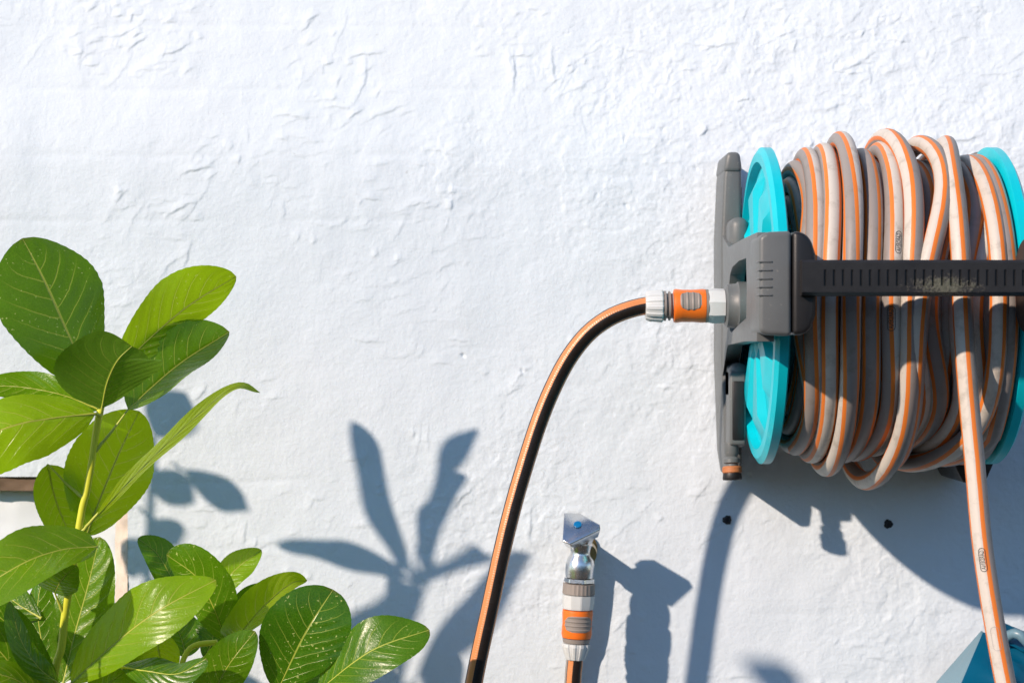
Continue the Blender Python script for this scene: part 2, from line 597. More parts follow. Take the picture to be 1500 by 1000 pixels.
# unseen greenery added behind the camera to block low sky light
def build_hedge_blocker():
    nx, nz = 260, 60
    V, F = [], []
    for j in range(nz + 1):
        for i in range(nx + 1):
            x = -14 + 28 * i / nx
            a = j / nz
            # front face, rounded top, back face
            if a < 0.42:
                y, z = -8.0, 1.75 * a / 0.42
            elif a < 0.58:
                t = (a - 0.42) / 0.16 * math.pi
                y, z = -8.7 + 0.7 * math.cos(t), 1.75 + 0.35 * math.sin(t)
            else:
                y, z = -9.4, 1.75 * (1 - a) / 0.42
            V.append((x, y, z))
        for i in range(nx):
            if j < nz:
                k = j * (nx + 1) + i
                F.append((k, k + 1, k + nx + 2, k + nx + 1))
    V = np.array(V)
    n1 = fbm(V[:, 0] + V[:, 1] * 0.7, V[:, 2] + V[:, 1] * 0.4, 1.3, 5, 301, 0.6)
    V[:, 1] += 0.5 * n1
    V[:, 2] += 0.5 * np.clip(V[:, 2] / 3.3, 0, 1) * fbm(V[:, 0] * 1.1, V[:, 1], 1.7, 4, 311, 0.6)
    m, n, l, b = nt('hedge_blocker_foliage')
    g = n.new('ShaderNodeNewGeometry')
    v = n.new('ShaderNodeTexVoronoi')
    v.inputs['Scale'].default_value = 22
    l.new(g.outputs['Position'], v.inputs['Vector'])
    c = ramp(n, l, v.outputs['Color'], [(0.1, (0.018, 0.04, 0.008)), (0.9, (0.05, 0.10, 0.02))])
    l.new(c.outputs[0], b.inputs['Base Color'])
    b.inputs['Roughness'].default_value = 0.6
    bp = n.new('ShaderNodeBump')
    bp.inputs['Distance'].default_value = 0.05
    l.new(v.outputs['Distance'], bp.inputs['Height'])
    l.new(bp.outputs[0], b.inputs['Normal'])
    tag(mk('hedge_blocker', [tuple(q) for q in V], F, m), kind='stuff')


# ------------------------------------------------------------------ the rendered wall
KW = D / FPX                       # metres per photo pixel on the wall
XE = (187 - 750) * KW              # right edge of the recess
ZE = (698 - 500) * -KW             # its top edge (relative to eye height)
XL = XE - 0.62


def vnoise(x, z, seed):
    rs = np.random.RandomState(seed)
    tab = rs.rand(256, 256)
    xi, zi = np.floor(x).astype(int), np.floor(z).astype(int)
    fx, fz = x - xi, z - zi
    fx, fz = fx * fx * fx * (fx * (fx * 6 - 15) + 10), fz * fz * fz * (fz * (fz * 6 - 15) + 10)
    g = lambda a, c: tab[a % 256, c % 256]
    return (g(xi, zi) * (1 - fx) + g(xi + 1, zi) * fx) * (1 - fz) + (g(xi, zi + 1) * (1 - fx) + g(xi + 1, zi + 1) * fx) * fz - 0.5


def fbm(x, z, f, octs, seed, gain=0.5):
    h, a = 0, 1.0
    for o in range(octs):
        h = h + a * vnoise(x * f + 31.7 * o, z * f + 11.3 * o, seed + o)
        f *= 2.03
        a *= gain
    return h


def build_wall():
    step = 0.00115
    fx0, fx1, fz0, fz1 = -0.70, 0.70, -0.48, 0.48
    xs = np.arange(fx0, fx1, step)
    zs = np.arange(fz0, fz1, step)
    xs = np.sort(np.append(xs[np.abs(xs - XE) > step * 0.6], XE))
    zs = np.sort(np.append(zs[np.abs(zs - ZE) > step * 0.6], ZE))
    cx0 = np.array([-4.0, -2.5, -1.6, XL, -0.95, -0.85, -0.78, -0.74, -0.72])
    xs = np.concatenate([np.sort(cx0), xs, [0.72, 0.75, 0.8, 0.9, 1.1, 1.6, 2.5, 4.0]])
    zs = np.concatenate([[-Z0, -0.95, -0.8, -0.66, -0.56, -0.51], zs, [0.5, 0.53, 0.6, 0.75, 1.0, 1.4, 1.9]])
    X, Zz = np.meshgrid(xs, zs)
    h = 0.0034 * fbm(X, Zz, 7, 3, 11)
    h += 0.00075 * fbm(X, Zz, 30, 3, 21)
    rough = np.clip(0.55 + 1.5 * fbm(X, Zz, 4, 3, 33), 0.2, 1.0)
    h += 0.00055 * rough * fbm(X, Zz, 95, 3, 41, 0.66)
    h += 0.00045 * np.clip(rough - 0.3, 0, 1) * fbm(X, Zz, 330, 1, 45)
    # trowelled flat patches whose ragged edges stand a little proud
    q = fbm(X + 0.02 * fbm(X, Zz, 40, 2, 3), Zz, 26, 4, 52)
    h += 0.00038 * rough * np.tanh(q * 14)
    q2 = fbm(X, Zz + 0.03 * fbm(X, Zz, 25, 2, 5), 44, 3, 62)
    h += 0.00025 * rough * np.tanh(q2 * 12)
    h *= 0.72 + 0.28 * np.clip((Zz - 0.12) / 0.12, 0, 1)
    # brick courses just telling through the render
    wob = 0.006 * fbm(X, Zz, 5, 2, 71)
    course = ((Zz + wob + 0.011) / 0.079)
    dc = np.abs(course - np.round(course)) * 0.079
    row = np.round(course)
    col = (X + wob + 0.125 * (row % 2)) / 0.25
    mask = np.clip(0.15 + 1.6 * fbm(X, Zz, 6, 2, 81), 0, 0.7)
    h -= 0.0006 * mask * np.exp(-(dc / 0.0045) ** 2)
    # short trowel scars: little ledges, mostly level or rising to the right
    rs = np.random.RandomState(5)
    for k in range(2300):
        if k < 420:
            cx, cz = rs.normal(-0.46, 0.13), rs.normal(0.33, 0.10)
        else:
            cx, cz = rs.uniform(-0.68, 0.68), rs.uniform(-0.46, 0.46)
        if vnoise(np.array(cx * 9), np.array(cz * 14), 91) < (-0.2 if k < 420 else -0.02):
            continue
        ln = min(0.034, 0.004 + rs.exponential(0.0075))
        an = math.radians(rs.choice([rs.normal(3, 9), rs.normal(38, 16), rs.normal(78, 14)], p=[0.45, 0.35, 0.2]))
        w = rs.uniform(0.0009, 0.0016)
        amp = 0.00026 + min(0.0012, rs.exponential(0.00034))
        amp *= 0.65 if cz < 0.16 else 1.0
        m = ln + 0.022
        i0, i1 = np.searchsorted(xs, [cx - m, cx + m])
        j0, j1 = np.searchsorted(zs, [cz - m, cz + m])
        if i1 - i0 < 3 or j1 - j0 < 3:
            continue
        gx, gz = X[j0:j1, i0:i1] - cx, Zz[j0:j1, i0:i1] - cz
        bend = rs.uniform(-8, 8)
        a = gx * math.cos(an) + gz * math.sin(an)
        c = -gx * math.sin(an) + gz * math.cos(an) + bend * a * a + 0.0007 * np.sin(a * 210 + k) + 0.0004 * np.sin(a * 470 + 2.3 * k)
        env = np.clip(1.15 - np.abs(a) / ln, 0, 1) ** 0.7
        side = np.where(c > 0, 0.0075, w)        # steep below, easing out above
        h[j0:j1, i0:i1] += amp * env * np.exp(-(c / side) ** 2)
    # a few deep pits
    for k in range(22):
        cx, cz = rs.uniform(-0.66, 0.66), rs.uniform(-0.44, 0.44)
        i0, i1 = np.searchsorted(xs, [cx - 0.012, cx + 0.012])
        j0, j1 = np.searchsorted(zs, [cz - 0.012, cz + 0.012])
        gx, gz = X[j0:j1, i0:i1] - cx, Zz[j0:j1, i0:i1] - cz
        h[j0:j1, i0:i1] -= rs.uniform(0.001, 0.0024) * np.exp(-((gx + gz * 0.4) / 0.0022) ** 2 - (gz / rs.uniform(0.002, 0.0035)) ** 2)
    # the upper wall leans back a little
    s = (Zz + 0.012 * fbm(X, Zz, 3, 2, 15) - 0.222) / 0.02
    lean = 0.21 * 0.02 * np.log1p(np.exp(np.clip(s, -30, 30))) + np.where(s > 30, 0.21 * 0.02 * (s - 30), 0)
    Y = -h + lean
    nz_, nx_ = X.shape
    V = np.stack([X, Y, Zz + Z0], -1).reshape(-1, 3)
    jj, ii = np.meshgrid(np.arange(nz_ - 1), np.arange(nx_ - 1), indexing='ij')
    xc = (X[:-1, :-1] + X[1:, 1:]) / 2
    zc = (Zz[:-1, :-1] + Zz[1:, 1:]) / 2
    keep = ~((xc > XL) & (xc < XE) & (zc < ZE))
    a = (jj * nx_ + ii)[keep]
    Q = np.stack([a, a + 1, a + 1 + nx_, a + nx_], -1)
    # outer faces closing the wall to a solid slab 0.3 m thick
    base = len(V)
    rim = [0, nx_ - 1, nz_ * nx_ - 1, (nz_ - 1) * nx_]
    ex = V[rim].copy()
    ex[:, 1] = 0.34
    ex2 = V[rim].copy()
    V = np.concatenate([V, ex, ex2])
    Q = np.concatenate([Q, [[base + 3, base + 2, base + 1, base], [base + 4, base + 5, base + 1, base], [base + 5, base + 6, base + 2, base + 1], [base + 6, base + 7, base + 3, base + 2], [base + 7, base + 4, base, base + 3]]])
    me = bpy.data.meshes.new('house_wall')
    me.vertices.add(len(V))
    me.vertices.foreach_set('co', V.astype(np.float32).ravel())
    me.loops.add(Q.size)
    me.loops.foreach_set('vertex_index', Q.astype(np.int32).ravel())
    me.polygons.add(len(Q))
    me.polygons.foreach_set('loop_start', np.arange(0, Q.size, 4, dtype=np.int32))
    me.update(calc_edges=True)
    me.validate()
    me.polygons.foreach_set('use_smooth', [True] * (len(me.polygons) - 5) + [False] * 5)
    me.materials.append(M['wall'])
    o = bpy.data.objects.new('house_wall', me)
    COL.objects.link(o)
    WORLD_AT[o.name] = Vector((0, 0, 0))
    return tag(o, 'pale blue-white wall of rough trowelled render behind everything', 'wall')


wall = build_wall()
build_hedge_blocker()
# recess at lower left: white panel set back, worn mortar edge, brown timber head
rd = 0.026


def rough_sheet(x0, x1, z0, z1, y_of, nx, nz, amp, f, seed):
    xs, zs = np.linspace(x0, x1, nx), np.linspace(z0, z1, nz)
    X, Zz = np.meshgrid(xs, zs)
    Y = y_of(X, Zz) - amp * fbm(X, Zz, f, 4, seed)
    V = np.stack([X, Y, Zz + Z0], -1).reshape(-1, 3)
    F = [(j * nx + i, j * nx + i + 1, (j + 1) * nx + i + 1, (j + 1) * nx + i) for j in range(nz - 1) for i in range(nx - 1)]
    return V, F


XM = (163 - 750) * KW
V, F = rough_sheet(XL - 0.01, XM + 0.001, -Z0, ZE + 0.01, lambda X, Zz: rd + 0 * X, 90, 120, 0.003, 30, 7)
mk('recess_panel', V, F, M['panel'], wall)
V, F = rough_sheet(XM, XE + 0.0015, -Z0, ZE + 0.008, lambda X, Zz: rd * (1 - (X - XM) / (XE - XM)) ** 1.3 * 0.9 + 0.0015, 14, 200, 0.006, 70, 8)
mk('mortar_edge', V, F, M['beige'], wall)
V, F = rough_sheet(XL - 0.01, XE - 0.001, ZE - 0.017, ZE + 0.004, lambda X, Zz: 0.004 + 0 * X, 140, 8, 0.004, 60, 9)
nV = len(V)
V = np.concatenate([V, V[:140] + np.array([0, 0.03, 0.001])])
F += [(nV + i, nV + i + 1, i + 1, i) for i in range(139)]
mk('timber_head', V, F, M['lintel'], wall)

# ------------------------------------------------------------------ hose reel
AX_D, AX_Z, RF, XC = 0.215, 0.039, 0.173, 0.399
reel = root('hose_reel', P(1343, 448, 0.0), 'grey and turquoise hose reel bracketed to the wall, with a ribbed black front bar', 'hose reel')


def mirror(geo):
    V = [Vector((2 * XC - v[0], v[1], v[2])) for v in geo[0]]
    return V, [tuple(reversed(f)) for f in geo[1]]


def both(name, geo, mat, parent=reel, **kw):
    a = mk(name, geo[0], geo[1], mat, parent, **kw)
    g = mirror(geo)
    p2 = parent
    b_ = mk(name, g[0], g[1], mat, p2, **kw)
    return a, b_


def side(d, z, x):
    return Vector((x, -d, Z0 + z))


# upright rail against the wall
rail = prism([(0.249, 0.217), (0.263, 0.217), (0.266, 0.20), (0.2665, 0.03), (0.2665, -0.14), (0.264, -0.158), (0.251, -0.158), (0.2465, -0.13), (0.2425, -0.02), (0.2425, 0.12), (0.2455, 0.19)],
             lambda x, z, t: Vector((x, -t, Z0 + z)), 0.003, 0.092)
both('upright_rail', rail, M['grey'], bevel=0.004, seg=3)
# inset seam line at the top cap of the rail
both('rail_cap', prism([(0.2485, 0.2195), (0.264, 0.2195), (0.2672, 0.196), (0.2448, 0.196)], lambda x, z, t: Vector((x, -t, Z0 + z)), 0.0, 0.0945), M['grey'], bevel=0.005, seg=3)
# dark slot face inside the rail
both('rail_slot', box(0.2655, 0.2685, 0.035, 0.075, 0.12, 0.18), M['black'], bevel=0.001)
both('rail_block', prism([(0.085, -0.02), (0.137, -0.035), (0.137, -0.118), (0.085, -0.124)], lambda d, z, t: Vector((t, -d, Z0 + z)), 0.2475, 0.2662), M['grey'], bevel=0.003, seg=3)
both('rail_shade_plate', box(0.2505, 0.2638, 0.13, 0.1385, -0.112, -0.045), M['black'], bevel=0.0015)  # black plate stands in for the arm's shade on the block front

# horizontal arm with an open window: outer and inner outline joined by quads
outer = [(0.03, 0.155), (0.10, 0.118), (0.16, 0.106), (0.30, 0.1075), (0.445, 0.107), (0.445, 0.055), (0.445, 0.0), (0.33, 0.0), (0.15, -0.004), (0.10, -0.022), (0.06, -0.06), (0.03, -0.085)]
inner = [(0.165, 0.065), (0.175, 0.075), (0.20, 0.082), (0.27, 0.086), (0.345, 0.086), (0.352, 0.055), (0.345, 0.024), (0.27, 0.018), (0.19, 0.010), (0.172, 0.012), (0.163, 0.020), (0.160, 0.040)]
n = len(outer)
x0, x1 = 0.2445, 0.2615
V = [side(d, z, x - 0.012 * max(0, d - 0.1)) for x in (x0, x1) for lp in (outer, inner) for d, z in lp]
F = []
for i in range(n):
    j = (i + 1) % n
    F.append((i, j, n + j, n + i))
    F.append((2 * n + i, 3 * n + i, 3 * n + j, 2 * n + j))
    F.append((i, 2 * n + i, 2 * n + j, j))
    F.append((n + i, n + j, 3 * n + j, 3 * n + i))
arm_l, arm_r = both('arm', (V, F), M['grey'], bevel=0.0025, seg=3)
# rounded gussets where arm and rail meet
for zz, hh in ((0.122, 0.02), (-0.048, 0.024)):
    both('gusset', box(0.2475, 0.2705, 0.08, 0.135, zz - hh, zz + hh), M['grey'], bevel=0.011, seg=4)
# arm head (grey) and end cap (black)
HD = 0.475


def hx(px, d=HD):
    return (px - 750) / FPX * (D - d)


def hz(py, d=HD):
    return (500 - py) / FPX * (D - d)


hA, hB, hC, zt, zb_ = hx(1112), hx(1159.5), hx(1197), hz(338), hz(492)
hd = prism([(hA, zb_ + 0.004), (hA + 0.007, zb_ + 0.001), (hB, zb_), (hB, zt), (hA + 0.007, zt - 0.001), (hA, zt - 0.006)], lambda x, z, t: Vector((x, -t, Z0 + z)), 0.40, HD)
both('arm_head', hd, M['grey'], bevel=0.005, seg=4)
w_ = hC - hB - 0.001
cap = prism([(hB + 0.001, zb_ + 0.0005), (hB + w_ * 0.5, zb_ + 0.001), (hB + w_ * 0.82, zb_ + 0.007), (hC - 0.001, zb_ + 0.02), (hC, zb_ + 0.05), (hC - 0.001, zt - 0.022), (hB + w_ * 0.82, zt - 0.008), (hB + w_ * 0.5, zt - 0.001), (hB + 0.001, zt)], lambda x, z, t: Vector((x, -t, Z0 + z)), 0.405, HD - 0.0006)
both('end_cap', cap, M['black'], bevel=0.005, seg=4)
for py in (383, 395.5, 408, 420, 432):
    zz = hz(py)
    mk('grip_rib', *box(hA - 0.0007, hA + 0.0125, HD - 0.018, HD + 0.0012, zz - 0.0008, zz + 0.0008), M['grey'], reel, bevel=0.0006)
for px, py in ((1102, 370), (1103, 451)):
    q = P(px, py, 0.42)
    q.x = x0 - 0.012 * 0.32 - 0.0006
    mk('screw_recess', *lathe(q, (1, 0, 0), [(-0.0004, 0.0028), (0.002, 0.0028), (0.002, 0.001)], 14), M['black'], reel)

# ribbed front bar: slots cut into its front face
bd0, bd1 = 0.448, 0.4875
bx0, bz0, bz1 = hx(1175, bd1), hz(431.5, bd1), hz(380.5, bd1)
bx1 = 2 * XC - bx0
slots = [(1208.5 + 13.2 * k - 750) / FPX * (D - bd1) for k in range(40)]
slots = [s for s in slots if s < bx1 - 0.012]
xb = [bx0]
for s in slots:
    xb += [s - 0.0012, s + 0.0012]
xb.append(bx1)
zb = [bz0 + 0.0025, bz0 + 0.0085, bz1 - 0.0095, bz1 - 0.0025]
V, F = [], []


def vq(*pp):
    o = len(V)
    V.extend(pp)
    F.append(tuple(range(o, o + 4)))


def fp(x, z, d):
    return Vector((x, -d, Z0 + z))


for i in range(len(xb) - 1):
    xa, xe = xb[i], xb[i + 1]
    for j in range(3):
        za, ze = zb[j], zb[j + 1]
        if j == 1 and i % 2 == 1:
            dp = bd1 - 0.002
            vq(fp(xa, za, dp), fp(xe, za, dp), fp(xe, ze, dp), fp(xa, ze, dp))
            vq(fp(xa, za, bd1), fp(xe, za, bd1), fp(xe, za, dp), fp(xa, za, dp))
            vq(fp(xa, ze, dp), fp(xe, ze, dp), fp(xe, ze, bd1), fp(xa, ze, bd1))
            vq(fp(xa, za, bd1), fp(xa, za, dp), fp(xa, ze, dp), fp(xa, ze, bd1))
            vq(fp(xe, za, dp), fp(xe, za, bd1), fp(xe, ze, bd1), fp(xe, ze, dp))
        else:
            vq(fp(xa, za, bd1), fp(xe, za, bd1), fp(xe, ze, bd1), fp(xa, ze, bd1))
prof = [(zb[3], bd1), (bz1, bd1 - 0.0025), (bz1 + 0.0005, bd0 + 0.004), (bz1 - 0.004, bd0), (bz0 + 0.004, bd0), (bz0 - 0.0008, bd0 + 0.004), (bz0 - 0.0008, bd1 - 0.005), (zb[0], bd1)]
for (za, da), (ze, de) in zip(prof[:-1], prof[1:]):
    vq(fp(bx0, za, da), fp(bx1, za, da), fp(bx1, ze, de), fp(bx0, ze, de))
for xx in (bx0, bx1):
    o = len(V)
    V.extend(fp(xx, z, d) for z, d in prof)
    F.append(tuple(range(o, o + len(prof))))
bar = mk('front_bar', V, F, M['bar'], reel, smooth=False)

# flanges: rim, recessed ribbed dish
def flange_geo():
    nseg = 96
    prof = [(0.2795, 0.045), (0.2825, 0.150), (0.2825, 0.168), (0.2805, RF), (0.2715, RF), (0.2675, RF - 0.006), (0.267, RF - 0.016), (0.276, RF - 0.0185), (0.2765, RF - 0.03), (0.272, 0.125), (0.2695, 0.06), (0.268, 0.05), (0.268, 0.02)]
    V, F = [], []
    for k, (x, r) in enumerate(prof):
        for i in range(nseg):
            an = 2 * math.pi * i / nseg
            xx = x
            if 8 <= k <= 10:      # radial facets pressed into the dish
                ph = (an / (2 * math.pi) * 8) % 1.0
                xx = x - (0.008 if k == 9 else 0.004) * (1 if ph < 0.46 else -0.2)
            V.append(Vector((xx, -(AX_D + r * math.cos(an)), Z0 + AX_Z + r * math.sin(an))))
    for k in range(len(prof) - 1):
        for i in range(nseg):
            j = (i + 1) % nseg
            F.append((k * nseg + i, k * nseg + j, (k + 1) * nseg + j, (k + 1) * nseg + i))
    F.append(tuple(range(nseg)))
    F.append(tuple(range((len(prof) - 1) * nseg, len(prof) * nseg)))
    return V, F


both('flange', flange_geo(), M['cyan'], ang=28)
mk('drum', *lathe((0.2835, -AX_D, Z0 + AX_Z), (1, 0, 0), [(0, 0.085), (2 * (XC - 0.2835), 0.085)], 48), M['cyan'], reel)
both('axle_hub', lathe((0.2335, -AX_D, Z0 + AX_Z), (1, 0, 0), [(0, 0.021), (0.002, 0.0235), (0.012, 0.0245), (0.014, 0.0265), (0.0345, 0.0265)], 40), M['grey'])
# hose-end holder at the foot of the rail
hp = P(1071, 648, 0.125)
holder = mk('nozzle_holder', *lathe(hp, (0.02, -0.12, -1), [(0, 0.0085), (0.012, 0.0085), (0.016, 0.0065), (0.019, 0.0095), (0.023, 0.0095), (0.0245, 0.007), (0.029, 0.007)], 26), M['grey'], reel)
hq = hp + Vector((0.02, -0.12, -1)).normalized() * 0.027
mk('orange_ring', *lathe(hq, (0.02, -0.12, -1), [(0, 0.0098), (0.0015, 0.0112), (0.007, 0.0112), (0.0085, 0.0095)], 28), M['ring'], holder)
mk('nozzle_mouth', *lathe(hq + Vector((0.02, -0.12, -1)).normalized() * 0.008, (0.02, -0.12, -1), [(0, 0.0105), (0.006, 0.0112), (0.0075, 0.0105), (0.0075, 0.0075), (0.002, 0.006)], 28), M['black'], holder)
# black stop bracket under the drum
sb = P(1420, 690, 0.10)
mk('stop_bracket', *prism([(-0.028, 0.02), (0.028, 0.02), (0.014, -0.012), (-0.012, -0.012)], lambda x, z, t: Vector((sb.x + x, -t, sb.z + z)), 0.002, 0.12), M['black'], reel, bevel=0.003)

# ------------------------------------------------------------------ hose wound on the reel
HR = 0.0102
rng = random.Random(11)


def topX(px):
    return (px - 750) / FPX * (D - AX_D)


def frontX(px):
    return (px - 750) / FPX * (D - AX_D - 0.172)


ctrl = []          # (winding angle in quarter turns, x, radius); winding runs top -> front -> bottom -> back
XA, XB = 0.2955, 2 * XC - 0.2955


def add_loop(k, xt, xu, xf, xl, xb_, rt=0.0, rf=0.0, rb=0.0, r=0.170):
    ctrl.extend([(k + 0.0, xt, r + rt), (k + 0.125, xu, r + (rt + rf) / 2), (k + 0.25, xf, r + rf), (k + 0.375, xl, r + (rf + rb) / 2), (k + 0.5, xb_, r + rb)])


turn = 0
# buried layers, wound tidily
for layer, r in enumerate((0.112, 0.132)):
    cnt = 10
    for i in range(cnt):
        t = (i + 0.5) / cnt
        t = t if layer % 2 == 0 else 1 - t
        x = XA + (XB - XA) * t + rng.uniform(-0.002, 0.002)
        add_loop(turn, x, x, x + 0.002, x, x - 0.002, r=r)
        turn += 1
# middle layer, sagging leftwards at the bottom on the right half
tops = [1166, 1192, 1219, 1246, 1272, 1300, 1328, 1356, 1390, 1416, 1440, 1462]
for i, px in enumerate(tops):
    lean = max(0, (i - 3)) * 8.5
    jt = rng.uniform(-4, 4)
    add_loop(turn, topX(px + jt), topX(px + 4 + jt), frontX(px + 12 + jt * 0.5 + (8 if i > 7 else 0)), topX(px + 3 - lean * 0.45), max(XA, topX(px - 6 - lean)), r=0.151, rt=rng.uniform(-0.002, 0.001), rb=rng.uniform(-0.002, 0.004))
    turn += 1
# outer loose loops as the photograph shows them (right to left)
outer_loops = [
    # top, upper front, front, lower front, bottom px, and how far they stand off at top/front/bottom
    (1447, 1482, 1503, 1484, 1404, -0.020, -0.006, -0.006),
    (1428, 1466, 1490, 1462, 1374, -0.015, -0.002, -0.004),
    (1408, 1438, 1464, 1424, 1328, -0.016, 0.002, 0.002),
    (1343, 1371, 1346, 1322, 1300, 0.006, 0.009, 0.000),
    (1294, 1324, 1333, 1312, 1268, 0.014, 0.006, 0.022),
    (1288, 1300, 1306, 1292, 1246, 0.000, 0.001, -0.010),
    (1258, 1270, 1277, 1262, 1232, -0.008, -0.003, -0.008),
    (1229, 1239, 1246, 1230, 1209, 0.011, 0.005, 0.007),
    (1204, 1211, 1214, 1205, 1186, -0.002, 0.001, -0.008),
    (1179, 1188, 1192, 1184, 1166, -0.007, -0.002, -0.016),
]
for lp in outer_loops:
    add_loop(turn, topX(lp[0]), topX(lp[1]) * 0.5 + frontX(lp[1]) * 0.5, frontX(lp[2]), topX(lp[3]) * 0.5 + frontX(lp[3]) * 0.5, topX(lp[4]), lp[5], lp[6], lp[7])
    turn += 1
# last turn: comes over the top and hangs down in front
ctrl.append((turn - 0.30, topX(1290), 0.186))
ctrl.append((turn - 0.10, topX(1366), 0.178))
ctrl.append((turn, topX(1383), 0.1755))
ctrl.append((turn + 0.05, 0.4665, 0.177))
ctrl.append((turn + 0.10, 0.4590, 0.178))
ctrl.append((turn + 0.19, 0.4535, 0.180))
ctrl.append((turn + 0.25, 0.4537, 0.1795))
ctrl.sort(key=lambda c: c[0])

ca = np.array(ctrl)
kn = np.arange(len(ca))
# smooth interpolation of x and radius against winding angle (cubic Hermite, finite-difference slopes)
def hermite(xk, yk, x):
    m = np.gradient(yk, xk)
    i = np.clip(np.searchsorted(xk, x, side='right') - 1, 0, len(xk) - 2)
    hh = xk[i + 1] - xk[i]
    t = (x - xk[i]) / hh
    return ((2 * t ** 3 - 3 * t ** 2 + 1) * yk[i] + (t ** 3 - 2 * t ** 2 + t) * hh * m[i] + (-2 * t ** 3 + 3 * t ** 2) * yk[i + 1] + (t ** 3 - t ** 2) * hh * m[i + 1])


tt = np.arange(0, ca[-1, 0], 1 / 72.0)
xx = hermite(ca[:, 0], ca[:, 1], tt)
xx = np.clip(xx, XA - 0.001, XB + 0.001)
rr = hermite(ca[:, 0], ca[:, 2], tt)
th = math.pi / 2 - 2 * math.pi * tt
rad_dir = np.stack([0 * th, -np.cos(th), np.sin(th)], -1)
coil = np.stack([xx, 0 * th, 0 * th], -1) + rad_dir * rr[:, None] + np.array([0, -AX_D, Z0 + AX_Z])
hang = spline([coil[-1]] + [P(1411, 470, 0.3955), P(1417, 560, 0.401), P(1428, 680, 0.412), P(1442, 820, 0.428), P(1473, 1000, 0.45), P(1510, 1150, 0.47), P(1560, 1400, 0.5), P(1600, 1750, 0.53), P(1640, 2020, 0.56), P(1700, 2155, 0.62)], 0.012)[1:]
end = P(1700, 2155, 0.62)
floor_run = spline([end, (end.x + 0.08, end.y - 0.03, HR + 0.001), (end.x + 0.22, end.y - 0.02, HR), (end.x + 0.5, end.y + 0.1, HR)], 0.012)[1:]
path = np.concatenate([coil, hang, floor_run])
ref = np.concatenate([rad_dir, np.repeat([[0, -1.0, 0]], len(hang), 0), np.repeat([[0, -0.3, 1.0]], len(floor_run), 0)])
s_all = np.concatenate([[0], np.cumsum(np.linalg.norm(np.diff(path, axis=0), axis=1))])
s_end = s_all[len(coil)]
# slow natural twist; settles so that a pale band faces out on the hanging length
tw = 0.16 * np.sin(s_all * 1.1) + 0.10 * np.sin(s_all * 2.7 + 1) + s_all * 0.22
wgt = np.clip((s_all - (s_end - 0.45)) / 0.3, 0, 1)
wgt = wgt * wgt * (3 - 2 * wgt)
k_end = tw[len(coil)]
HANG_PH = -0.115
tw = tw * (1 - wgt) + (round(k_end * 2) / 2 + HANG_PH) * wgt
hose = root('garden_hose', (0.5, -0.62, 0.0), 'pale grey garden hose with orange stripes, wound on the reel with one end hanging down', 'hose')
V, F, UV = tube_geo(path, HR, ref, 18, tw)
mk('hose_tube', V, F, M['hose'], hose, loop_uv=UV, ang=60)


def hose_print(target, wide, high, mat, letters, line):
    """lettering and its outline wrapped on the hose at the place seen at target"""
    T, Nn, B = tube_frames(path, ref)
    q = np.array([(750 + p[0] * FPX / (D + p[1]), 500 - (p[2] - Z0) * FPX / (D + p[1])) for p in path])
    front = -path[:, 1] > AX_D + 0.12
    dd = np.hypot(q[:, 0] - target[0], q[:, 1] - target[1]) + np.where(front, 0, 1e4) - 200 * (-path[:, 1])
    i0 = int(np.argmin(dd))
    s0 = s_all[i0]
    view = np.array([0, -D, Z0]) - path[i0]
    view /= np.linalg.norm(view)
    a0 = math.atan2((view * B[i0]).sum(), (view * Nn[i0]).sum()) + target[2]
    geoV, geoF = [], []

    def put(a, b):
        s = s0 + a
        i = np.interp(s, s_all, np.arange(len(path)))
        k = int(i)
        f = i - k
        c = path[k] * (1 - f) + path[k + 1] * f
        nn = Nn[k] * (1 - f) + Nn[k + 1] * f
        bb = B[k] * (1 - f) + B[k + 1] * f
        an = a0 + b / HR
        return Vector(c + (nn * math.cos(an) + bb * math.sin(an)) * (HR + 0.00025))
    if letters:
        cu = bpy.data.curves.new('t', 'FONT')
        cu.body = letters
        cu.align_x = 'CENTER'
        cu.align_y = 'CENTER'
        cu.resolution_u = 2
        ob = bpy.data.objects.new('t', cu)
        COL.objects.link(ob)
        dg = bpy.context.evaluated_depsgraph_get()
        me = ob.evaluated_get(dg).to_mesh()
        vs = [v.co.copy() for v in me.vertices]
        fs = [tuple(p.vertices) for p in me.polygons]
        bpy.data.objects.remove(ob)
        w = max(v.x for v in vs) - min(v.x for v in vs)
        hgt = max(v.y for v in vs) - min(v.y for v in vs)
        geoV += [put(v.x / w * wide * 0.80, v.y / hgt * high * 0.62) for v in vs]
        geoF += fs
    # rounded outline
    def outline(hw, hh, r):
        o = []
        for cx, cy, a in ((hw - r, hh - r, 0), (-hw + r, hh - r, 90), (-hw + r, -hh + r, 180), (hw - r, -hh + r, 270)):
            for t in range(0, 91, 15):
                o.append((cx + r * math.cos(math.radians(a + t)), cy + r * math.sin(math.radians(a + t))))
            if a in (0, 180):
                sgn = 1 if a == 0 else -1
                for t in range(1, 8):
                    o.append((sgn * (hw - r) * (1 - t / 4), sgn * hh))
        return o
    a_, b_ = outline(wide / 2, high / 2, high * 0.48), outline(wide / 2 - line, high / 2 - line, high * 0.48 - line)
    o = len(geoV)
    m = len(a_)
    geoV += [put(x, y) for x, y in a_] + [put(x, y) for x, y in b_]
    geoF += [(o + i, o + (i + 1) % m, o + m + (i + 1) % m, o + m + i) for i in range(m)]
    mk('printed_mark', geoV, geoF, mat, hose, smooth=False)


